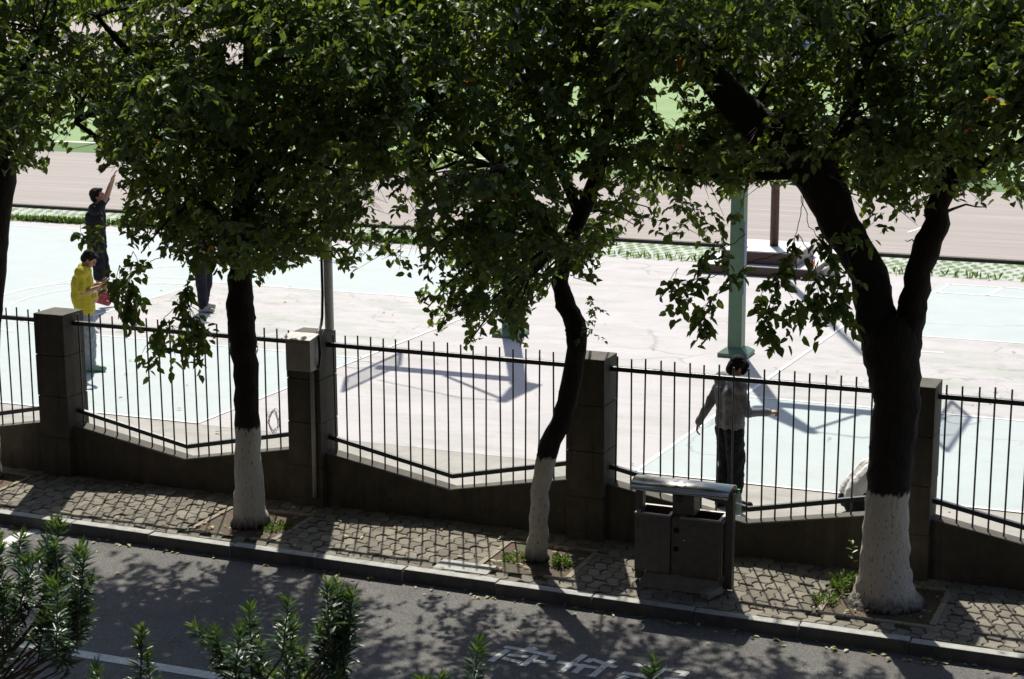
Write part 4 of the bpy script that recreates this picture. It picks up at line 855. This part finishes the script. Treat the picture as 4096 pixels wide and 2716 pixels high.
LBL = [('dark leafy tree with a shaded trunk at the left edge of the sidewalk', 'dark_tree'), ('leafy street tree with a straight whitewashed trunk left of the meter box', ''), ('leafy street tree with a thin leaning crooked whitewashed trunk', ''), ('big leafy street tree with a thick forked whitewashed trunk beside the bin', '')]
SPLIT = [1.0, 4.55, 7.55]
trees = []
for T, (lab, _) in zip(TR, LBL):
    bx_, by_ = T['base']; t = thing('street_tree', lab, 'tree', (bx_, by_, 0), group='whitewashed street trees along the fence'); trees.append(t)
    m = MB(); pts = []; rs = []
    def dens(P, n):
        o = []
        for a, b in zip(P[:-1], P[1:]):
            for k in range(n): f = k / n; o.append(tuple(a[i] + (b[i] - a[i]) * f for i in range(len(a))))
        return o + [P[-1]]
    mp = dens([(x - bx_, 0, z, r) for x, z, r in T['main']], 4)
    m.tube([p[:3] for p in mp], [p[3] for p in mp], 20)
    for lb in T['limbs']:
        lp_ = dens([(x - bx_, y - by_, z, r) for x, y, z, r in lb], 3); m.tube([p[:3] for p in lp_], [p[3] for p in lp_], 14)
    rr = random.Random(len(trees))
    ph = [rr.uniform(0, 6.28) for _ in range(6)]
    wob = .005 if 5 < bx_ < 7 else .009
    m.v = [(x + wob * math.sin(23 * z + ph[0] + 5 * y) + wob * .5 * math.sin(61 * z + 40 * y), y + wob * math.sin(19 * z + ph[1] + 9 * x), z) for x, y, z in m.v]
    m.v = [(x + RN.gauss(0, .004), y + RN.gauss(0, .004), z) for x, y, z in m.v]
    o = m.build('trunk', M['trunk'], t, smooth=True)
    T['nodes'] = [(x, by_, z, r) for x, z, r in T['main'] if z > (3.2 if bx_ > 5 else 2.7)] + [q for lb in T['limbs'] for q in lb[1:]]

# leaf sprays: clumps shaped like small drooping domes, spread through the depth of the crown
def make_sprays():
    cu, cw, cyy, big = [], [], [], []
    n = 0
    while n < 630:
        u, w = RN.uniform(-3.0, 12.6), RN.uniform(2.1, 5.95); y = min(.9 if u < 6.3 else 1.6, max(-3.2, RN.gauss(-1.1 if u < 6.3 else -.75, 1.0 if u < 6.3 else 1.2)))
        if not in_poly(np.array([[u, w]]), OUT)[0]: continue
        if RN.random() > max(.6, thin(np.array([[u, w]]))[0]) or (w < 4.1 and RN.random() < (.0 if 4.7 < u < 6.9 else .25)): continue
        if u < 6.3 and y > -2.0 + .8 * (CZ + (w - CZ) * (y - CY) / (YT - CY)): continue
        cu.append(u); cw.append(w); cyy.append(y); big.append(0); n += 1
    for k in range(84):
        cu.append(RN.uniform(-3.6, 13.0) if k < 62 else RN.uniform(6.5, 13.5)); cw.append(RN.uniform(6.0, 9.6)); cyy.append(min(1.6, max(-4.4, RN.gauss(-1.3, 1.3)))); big.append(1)
    return np.array(cu), np.array(cw), np.array(cyy), np.array(big)
cu, cw, cyy, big = make_sprays()
CC = from_uw(cu, cw, cyy)
per = np.where(big == 1, 17, 21)
idx = np.repeat(np.arange(len(CC)), per); N = len(idx)
th = NR.uniform(0, 2 * math.pi, N); ph_ = np.arccos(NR.uniform(-.25, 1, N)); Rr = NR.uniform(.55, 1.05, N) * np.repeat(NR.uniform(.38, .66, len(CC)), per)
off = np.stack([np.sin(ph_) * np.cos(th), np.sin(ph_) * np.sin(th), .7 * np.cos(ph_)], 1)
SP = CC[idx] + off * Rr[:, None]
AX = nrm(np.stack([off[:, 0], off[:, 1], off[:, 2] * .5 - .32 + NR.normal(0, .2, N)], 1) + NR.normal(0, .25, (N, 3)))
SL = NR.uniform(.2, .36, N)
nl = 11
def spray_leaves(SP, AX, SL, nl, size=(.07, .11)):
    n = len(SP); f = np.tile((np.arange(nl) + .6) / nl, n); k = np.repeat(np.arange(n), nl); m = len(f)
    P = SP[k] + AX[k] * (SL[k] * f)[:, None] - np.stack([np.zeros(m), np.zeros(m), .10 * f ** 2], 1)
    s = nrm(np.cross(AX[k], np.tile([[0, 0, 1.]], (m, 1)))) * np.where(np.tile(np.arange(nl), n) % 2 == 0, 1, -1)[:, None]
    D = nrm(AX[k] * .5 + s * .75 + NR.normal(0, .5, (m, 3)) + np.array([[0, 0, -.5]]))
    U = nrm(np.array([[0, 0, 1.]]) + NR.normal(0, .55, (m, 3)))
    L = NR.uniform(*size, m); W = L * NR.uniform(.54, .68, m)
    return P, D, U, L, W, k
P, D, U, L, W, k = spray_leaves(SP, AX, SL, nl)
uw = to_uw(P + D * (L * .6)[:, None])
keep = ((uw[:, 1] > 5.75) | in_poly(uw, OUT)) & (NR.random(N)[k] < thin(uw)) & (NR.random(len(k)) < edge(uw)) & ~(in_poly(uw, LIMB) & (P[:, 1] < -.75) & (NR.random(N)[k] < .72)) & ((P[:, 1] < -1.95 + .8 * P[:, 2]) | (P[:, 0] > 6.4))
own = np.searchsorted(SPLIT, uw[:, 0] + NR.normal(0, .22, N)[k])
tone = np.clip(NR.normal(.42, .2, len(P)) + NR.normal(0, .12, len(CC))[idx[k]], 0, .92); rare = NR.random(len(P)); tone = np.where(rare < .005, NR.uniform(.94, 1, len(P)), tone)
P, D, U, L, W, own, tone, k = [a[keep] for a in (P, D, U, L, W, own, tone, k)]
TA, TB = SP, SP + AX * SL[:, None] - np.array([[0, 0, .1]])
used = np.unique(k); town = np.searchsorted(SPLIT, to_uw(TA)[:, 0])
tuw = to_uw(TB); tok = np.zeros(len(TA), bool); tok[used] = True; tok &= (tuw[:, 1] > 5.75) | in_poly(tuw, OUT)

# branches from the limbs out to the leaf clumps
cown = np.searchsorted(SPLIT, cu)
for ti, T in enumerate(TR):
    bx_, by_ = T['base']; m = MB(); nodes = np.array(T['nodes'])
    for c in np.where(cown == ti)[0]:
        p = CC[c]; d = nodes[:, :3] - p; dd = np.linalg.norm(d * np.array([1, 1, 1.2]), axis=1) + np.where(nodes[:, 2] > p[2] + .3, 1.5, 0)
        q = nodes[np.argmin(dd)]; a = Vector(q[:3]); b = Vector(p); Ld = (b - a).length
        if Ld < .15 or (ti == 3 and p[2] < 3.75 and p[0] < 9.2): continue
        mid = a.lerp(b, .5) + Vector((RN.uniform(-.12, .12), RN.uniform(-.12, .12), .10 * Ld + RN.uniform(-.05, .08)))
        r0 = min(q[3] * .7, .010 + .009 * Ld)
        pts = []
        for s in range(7):
            f = s / 6; pts.append(a * (1 - f) ** 2 + mid * 2 * f * (1 - f) + b * f * f + Vector((RN.uniform(-.015, .015), RN.uniform(-.015, .015), RN.uniform(-.015, .015))))
        m.tube([(v.x - bx_, v.y - by_, v.z) for v in pts], [r0 * (1 - .75 * s / 6) for s in range(7)], 6)
    # bare, fine twigs hanging under the crown
    m.build('branches', M['bark'], trees[ti], smooth=True)

# hanging sprigs that stand clear of the crown
sv, sq_, st_, so_ = [], [], [], []; hv = [MB() for _ in range(4)]
SLf = [[] for _ in range(6)]
for si, line in enumerate(SPRIGS):
    y = -1.35 if si < 9 else -1.6
    y += .25 * math.sin(si * 2.1)
    pp = from_uw(np.array([p[0] for p in line]), np.array([p[1] for p in line]), np.array([y + .06 * math.sin(3 * i + si) for i in range(len(line))]))
    ti = 1 if si < 9 else 3
    fine = []
    for a, b in zip(pp[:-1], pp[1:]):
        nseg = max(2, int(np.linalg.norm(b - a) / .05))
        for s in range(nseg): fine.append(a + (b - a) * s / nseg + NR.normal(0, .006, 3))
    fine.append(pp[-1]); fine = np.array(fine); bx_, by_ = TR[ti]['base']
    hv[ti].tube([(p[0] - bx_, p[1] - by_, p[2]) for p in fine], np.linspace(.0045, .002, len(fine)), 5)
    n0 = int(len(fine) * (.42 if len(line) > 2 else .15))
    for p, p2 in zip(fine[n0:-1], fine[n0 + 1:]):
        if RN.random() < .9:
            ax = nrm((p2 - p)[None] + NR.normal(0, .035, (1, 3)) + np.array([[0, 0, -.015]]))
            r = spray_leaves(p[None], ax, np.array([RN.uniform(.05, .15)]), RN.choice((3, 4, 5, 6)), (.085, .13))
            for q, a in zip(SLf, r[:5]): q.append(a)
            SLf[5].append(np.full(len(r[0]), ti))
for u, w, rx, rz, n, ti in BLOBS:
    y = -1.45 if ti == 1 else -1.7
    a = NR.uniform(0, 6.283, n); q = np.sqrt(NR.random(n)); yy = y + NR.normal(0, .1, n)
    p = from_uw(u + rx * q * np.cos(a), w + rz * q * np.sin(a), yy); bx_, by_ = TR[ti]['base']
    c0 = from_uw(np.array([u]), np.array([w + rz * 1.2]), np.array([y]))[0]
    for e_ in p[::3]: hv[ti].tube([(c0[0] - bx_, c0[1] - by_, c0[2]), ((c0[0] + e_[0]) / 2 - bx_, (c0[1] + e_[1]) / 2 - by_, (c0[2] + e_[2]) / 2 + .02), (e_[0] - bx_, e_[1] - by_, e_[2])], [.004, .003, .002], 4)
    r = spray_leaves(p, nrm(NR.normal(0, .6, (n, 3)) + np.array([[0, 0, -.5]])), np.full(n, .10), 4, (.085, .13))
    for q_, b_ in zip(SLf, r[:5]): q_.append(b_)
    SLf[5].append(np.full(len(r[0]), ti))
P2, D2, U2, L2, W2, own2 = [np.concatenate(a) for a in SLf]
# small fresh shoots on the crooked trunk
sp = np.array([[6.60 + .03 * i, -1.02, 2.28 + .07 * i] for i in range(7)] + [[6.74, -1.0, 2.35 + .06 * i] for i in range(6)]); ax = nrm(NR.normal(0, .5, (len(sp), 3)) + np.array([[.4, -.3, .6]]))
r = spray_leaves(sp, ax, np.full(len(sp), .14), 7, (.035, .055))
P2, D2, U2, L2, W2 = [np.concatenate([a, b]) for a, b in zip((P2, D2, U2, L2, W2), r[:5])]; own2 = np.concatenate([own2, np.full(len(r[0]), 2)])
P = np.concatenate([P, P2]); D = np.concatenate([D, D2]); U = np.concatenate([U, U2]); L = np.concatenate([L, L2]); W = np.concatenate([W, W2]); own = np.concatenate([own, own2]); tone = np.concatenate([tone, np.clip(NR.normal(.4, .18, len(P2)), 0, .9)])
for ti, T in enumerate(TR):
    bx_, by_ = T['base']; s = own == ti; off0 = np.array([[bx_, by_, 0]])
    V_, Q = leaves(P[s] - off0, D[s], U[s], L[s], W[s], curve=.14, fold=.22)
    g = tok & (town == ti); ex = twigs(TA[g] - off0, TB[g] - off0, .0045)
    set_mesh('crown', V_, Q, np.repeat(tone[s], 2), [M['leaf'], M['twig']], trees[ti], extra=ex)
    if hv[ti].v: hv[ti].build('hanging_twigs', M['twig'], trees[ti])
print('tree leaves', len(P))

# ------------------------------------------------------------------ narrow-leaved shrubs in front of the window
TIPS = [
    ('large narrow leaved shrub at the lower left corner of the photo', (5.82, -9.55), [(6.34, 2.75), (6.44, 2.75), (6.58, 2.71), (6.69, 2.66), (6.8, 2.61), (6.2, 2.67), (6.12, 2.69), (6.29, 2.61), (6.46, 2.59), (6.63, 2.55), (6.73, 2.5), (6.15, 2.48), (6.36, 2.47), (6.51, 2.42), (6.67, 2.4), (6.27, 2.38), (6.13, 2.3), (6.12, 2.09), (6.59, 2.31), (6.04, 2.55), (6.01, 2.34), (6.41, 2.34), (6.18, 2.2), (6.55, 2.62), (6.38, 2.62), (6.24, 2.52), (6.47, 2.5), (6.08, 2.42), (6.3, 2.72), (6.5, 2.68), (6.62, 2.38), (6.72, 2.33), (6.45, 2.24), (6.2, 2.35), (6.34, 2.3), (5.98, 2.45)]),
    ('small pair of narrow leaved shoots rising in front of the white parking line', (6.9, -9.4), [(6.93, 2.21), (6.77, 2.04), (6.96, 2.06)]),
    ('narrow leaved shrub with many upright shoots at the bottom centre left', (8.05, -9.5), [(7.55, 2.42), (7.68, 2.41), (7.86, 2.55), (7.94, 2.51), (8.18, 2.67), (8.38, 2.78), (8.28, 2.63), (8.06, 2.46), (7.85, 2.31), (7.79, 2.39), (8.01, 2.36), (8.33, 2.36), (8.16, 2.41), (7.67, 2.26), (8.1, 2.29), (7.89, 2.22), (8.24, 2.54), (8.41, 2.26), (7.78, 2.18), (8.0, 2.2), (8.2, 2.2), (8.3, 2.68), (8.34, 2.62), (8.28, 2.5), (8.37, 2.5), (8.22, 2.44), (8.33, 2.38), (8.4, 2.64)]),
    ('narrow leaved shoots rising left of the road lettering', (8.95, -9.45), [(9.07, 2.49), (8.84, 2.34), (8.94, 2.36), (8.75, 2.27)]),
    ('single narrow leaved shoot rising over the road lettering', (10.05, -9.4), [(10.03, 2.55), (10.12, 2.42)]),
]
for lab, (bx_, by_), tips in TIPS:
    t = thing('narrow_leaf_shrub', lab, 'shrub', (bx_, by_, RZ), group='narrow leaved shrubs in the bed below the window')
    stem = MB(); A = [[] for _ in range(5)]
    hub = [(RN.uniform(-.2, .2) - (.55 if len(tips) > 25 else 0), RN.uniform(-.12, .12), (1.75 if len(tips) > 25 else 1.3) + RN.uniform(-.25, .25)) for _ in range(6)]
    for hx, hy, hz in hub: stem.tube([(hx * .2, hy * .2, -.05), (hx * .6, hy * .6, hz * .5), (hx, hy, hz)], [.024, .02, .015], 7)
    for x, z in tips:
        y = -9.2 + RN.gauss(0, .16); tip = np.array([x - bx_ - (.07 if len(tips) > 25 else 0), y - by_, z - RZ])
        out = np.array([tip[0] * .35 + RN.gauss(0, .2), RN.gauss(0, .22), 1.0]); out /= np.linalg.norm(out)
        h = np.array(min(hub, key=lambda q: abs(q[0] - tip[0])))
        Ls = RN.uniform(.26, .44); a = tip - out * Ls; md = (h + a) / 2 + np.array([tip[0] * .12 + RN.gauss(0, .06), RN.gauss(0, .08), RN.uniform(-.22, .02)])
        stem.tube([tuple(h), tuple(md), tuple(a), tuple(tip)], [.011, .009, .006, .003], 6)
        n = int(Ls * 250); f = NR.random(n) ** .72; ang = NR.uniform(0, 6.283, n)
        u1 = np.cross(out, [0.2, 1, .1]); u1 /= np.linalg.norm(u1); u2 = np.cross(out, u1)
        rd = u1[None] * np.cos(ang)[:, None] + u2[None] * np.sin(ang)[:, None]
        el = (.3 + .8 * f ** 3)[:, None] + NR.normal(0, .16, (n, 1))
        Dd = nrm(rd * np.cos(el) + out[None] * np.sin(el))
        A[0].append(a[None] + out[None] * (f * Ls)[:, None]); A[1].append(Dd); A[2].append(nrm(out[None] - Dd * .2 + NR.normal(0, .15, (n, 3))))
        Ln = NR.uniform(.075, .115, n) * (1 - .2 * f); A[3].append(Ln); A[4].append(np.clip(NR.normal(.4, .16, n) + .5 * (f > .86), 0, 1))
    stem.build('stems', M['twig'], t, smooth=True)
    P_, D_, U_, L_, T_ = [np.concatenate(q) for q in A]
    V_, Q = leaves(P_, D_, U_, L_, L_ * .17, curve=.14, fold=.25)
    set_mesh('foliage', V_, Q, np.repeat(T_, 2), M['oleander'], t)

# ------------------------------------------------------------------ weeds, grass fringe, fallen leaves, far trees
def tuft(name, lab, cat, x, y, r, n, h, size, m='grass', kind=None, grp=None):
    a = NR.uniform(0, 6.283, n); q = r * np.sqrt(NR.random(n)); P_ = np.stack([q * np.cos(a), q * np.sin(a), NR.random(n) ** 1.5 * h], 1)
    D_ = nrm(np.stack([np.cos(a) * .7, np.sin(a) * .7, np.full(n, .75)], 1) + NR.normal(0, .35, (n, 3))); L_ = NR.uniform(size * .6, size, n)
    V_, Q = leaves(P_, D_, NR.normal(0, 1, (n, 3)) + np.array([[0, 0, .8]]), L_, L_ * .4)
    o = set_mesh(name, V_, Q, np.repeat(np.clip(NR.normal(.75, .2, n), 0, 1), 2), M[m], None); o.location = (x, y, -.01)
    return tag(o, lab, cat, grp, kind)
tuft('weed', 'bright green weed tuft growing right of the thin leaning trunk', 'weed', 6.44, -1.02, .09, 260, .09, .05)
tuft('weed', 'pale leafy weed growing on the left side of the thick forked trunk', 'weed', 9.20, -.72, .11, 240, .15, .06)
tuft('weed', 'low dark weed in the pit in front of the thick forked trunk', 'weed', 9.12, -1.1, .13, 220, .06, .045)
tuft('weed', 'flat patch of grass beside the straight whitewashed trunk', 'weed', 3.2, -1.0, .16, 320, .02, .04)
tuft('weed', 'sparse grass blades left of the thin leaning trunk', 'weed', 5.95, -1.0, .15, 260, .02, .04)
sd = thing('seedling', 'thin reddish seedling standing against the wall left of the thick trunk', 'seedling', (9.22, -.42, 0))
MB().tube([(0, 0, -.03), (.01, 0, .2), (0, .01, .38)], [.006, .005, .003], 6).build('stem', M['rust'], sd)
P_ = np.array([[0, 0, .18 + .03 * i] for i in range(8)]); a = np.arange(8) * 2.4
V_, Q = leaves(P_, np.stack([np.cos(a), np.sin(a), np.full(8, .4)], 1), np.tile([[0, 0, 1.]], (8, 1)), np.full(8, .075), np.full(8, .035)); set_mesh('leaves', V_, Q, np.full(16, .6), M['grass'], sd)

def scatter(n, fx): return np.array([fx() for _ in range(n)])
def near_fence():
    x = RN.uniform(-3, 13); y = .12 + abs(RN.gauss(0, .38))
    if x < 0: y = .12 + RN.random() * .8
    return (x, y, .004 + RN.random() * .006)
def on_walk():
    x = RN.uniform(-4, 13); return (x, RN.uniform(yk(x) + .2, -.15), .008)
def on_road(): return (RN.uniform(0, 13), RN.uniform(-6, -1.95), RZ + .006)
def on_court(): return (RN.uniform(-8, 13), RN.uniform(1, 12), .012)
def in_pits():
    px, a, b, hw = RN.choice(PITS); return (RN.uniform(px - hw, px + hw), RN.uniform(a, b), .004)
P_ = np.concatenate([scatter(420, near_fence), scatter(200, lambda: (RN.uniform(-3.2, -.3), RN.uniform(.13, 1.0), .006 + RN.random() * .02)), scatter(90, on_walk), scatter(130, on_road), scatter(170, lambda: (lambda x: (x, yk(x) - .03 - abs(RN.gauss(0, .09)), RZ + .006))(RN.uniform(-1, 13))), scatter(70, on_court), scatter(90, in_pits)])
n = len(P_); a = NR.uniform(0, 6.283, n); L_ = NR.uniform(.04, .085, n)
V_, Q = leaves(P_ + np.array([[0, 0, .004]]), np.stack([np.cos(a), np.sin(a), NR.normal(.05, .12, n)], 1), np.array([[0, 0, 1.]]) + NR.normal(0, .18, (n, 3)), L_, L_ * .5, curve=.05, fold=.2)
tag(set_mesh('fallen_leaves', V_, Q, np.repeat(NR.random(n), 2), M['deadleaf'], None), kind='stuff')
n = 9000; xs = NR.uniform(-26, 0, n); P_ = np.stack([xs, 17.2 + np.abs(NR.normal(0, .16, n)), np.zeros(n)], 1)
xs2 = NR.uniform(-26, 16, 3500); P2_ = np.stack([xs2, NR.choice([17.3, 17.9, 18.5, 19.05], 3500) + NR.normal(0, .1, 3500), np.zeros(3500)], 1)
P_ = np.concatenate([P_[NR.random(n) < .35 + .65 * (np.sin(xs * 2.3) > -.2)], P2_]); n = len(P_)
L_ = NR.uniform(.06, .17, n) * np.where(P_[:, 1] > 17.55, .22, 1)
V_, Q = leaves(P_, np.stack([NR.normal(0, .4, n), NR.normal(0, .4, n), np.ones(n)], 1), NR.normal(0, 1, (n, 3)), L_, L_ * .3)
tag(set_mesh('grass_fringe', V_, Q, np.repeat(NR.random(n), 2), M['grass'], None), kind='stuff')

def far_tree(x, y, h, w, lab):
    t = thing('far_tree', lab, 'tree', (x, y, 0), group='trees far beyond the sports field')
    MB().tube([(0, 0, 0), (.2, 0, h * .3), (0, .1, h * .75)], [.4, .3, .1], 8).build('trunk', M['bark'], t)
    n = 2600; cc = NR.normal(0, 1, (26, 3)); cc = cc / np.linalg.norm(cc, axis=1, keepdims=True) * NR.uniform(.3, 1, (26, 1)) * np.array([[w, w, h * .36]]) + np.array([[0, 0, h * .58]])
    P_ = cc[NR.integers(0, 26, n)] + NR.normal(0, w * .2, (n, 3)); L_ = NR.uniform(.5, .9, n)
    V_, Q = leaves(P_, NR.normal(0, 1, (n, 3)) - np.array([[0, 0, .5]]), NR.normal(0, .5, (n, 3)) + np.array([[0, 0, 1.]]), L_, L_ * .6)
    set_mesh('crown', V_, Q, np.repeat(NR.random(n), 2), M['leaf_far'], t)
for i, (x, y, h, w) in enumerate([(-95, 165, 13, 6.5), (-78, 178, 15, 7), (-62, 170, 13, 6.5), (-46, 180, 15, 7.5), (-30, 168, 13, 6.5), (-14, 178, 14, 7), (2, 170, 14, 7), (-110, 180, 15, 8), (-72, 108, 9, 5), (-60, 112, 10, 5.5), (-49, 107, 9, 5), (-38, 113, 10, 5.5)]):
    far_tree(x, y, h, w, 'dark distant tree beyond the far paving behind the tree crowns')
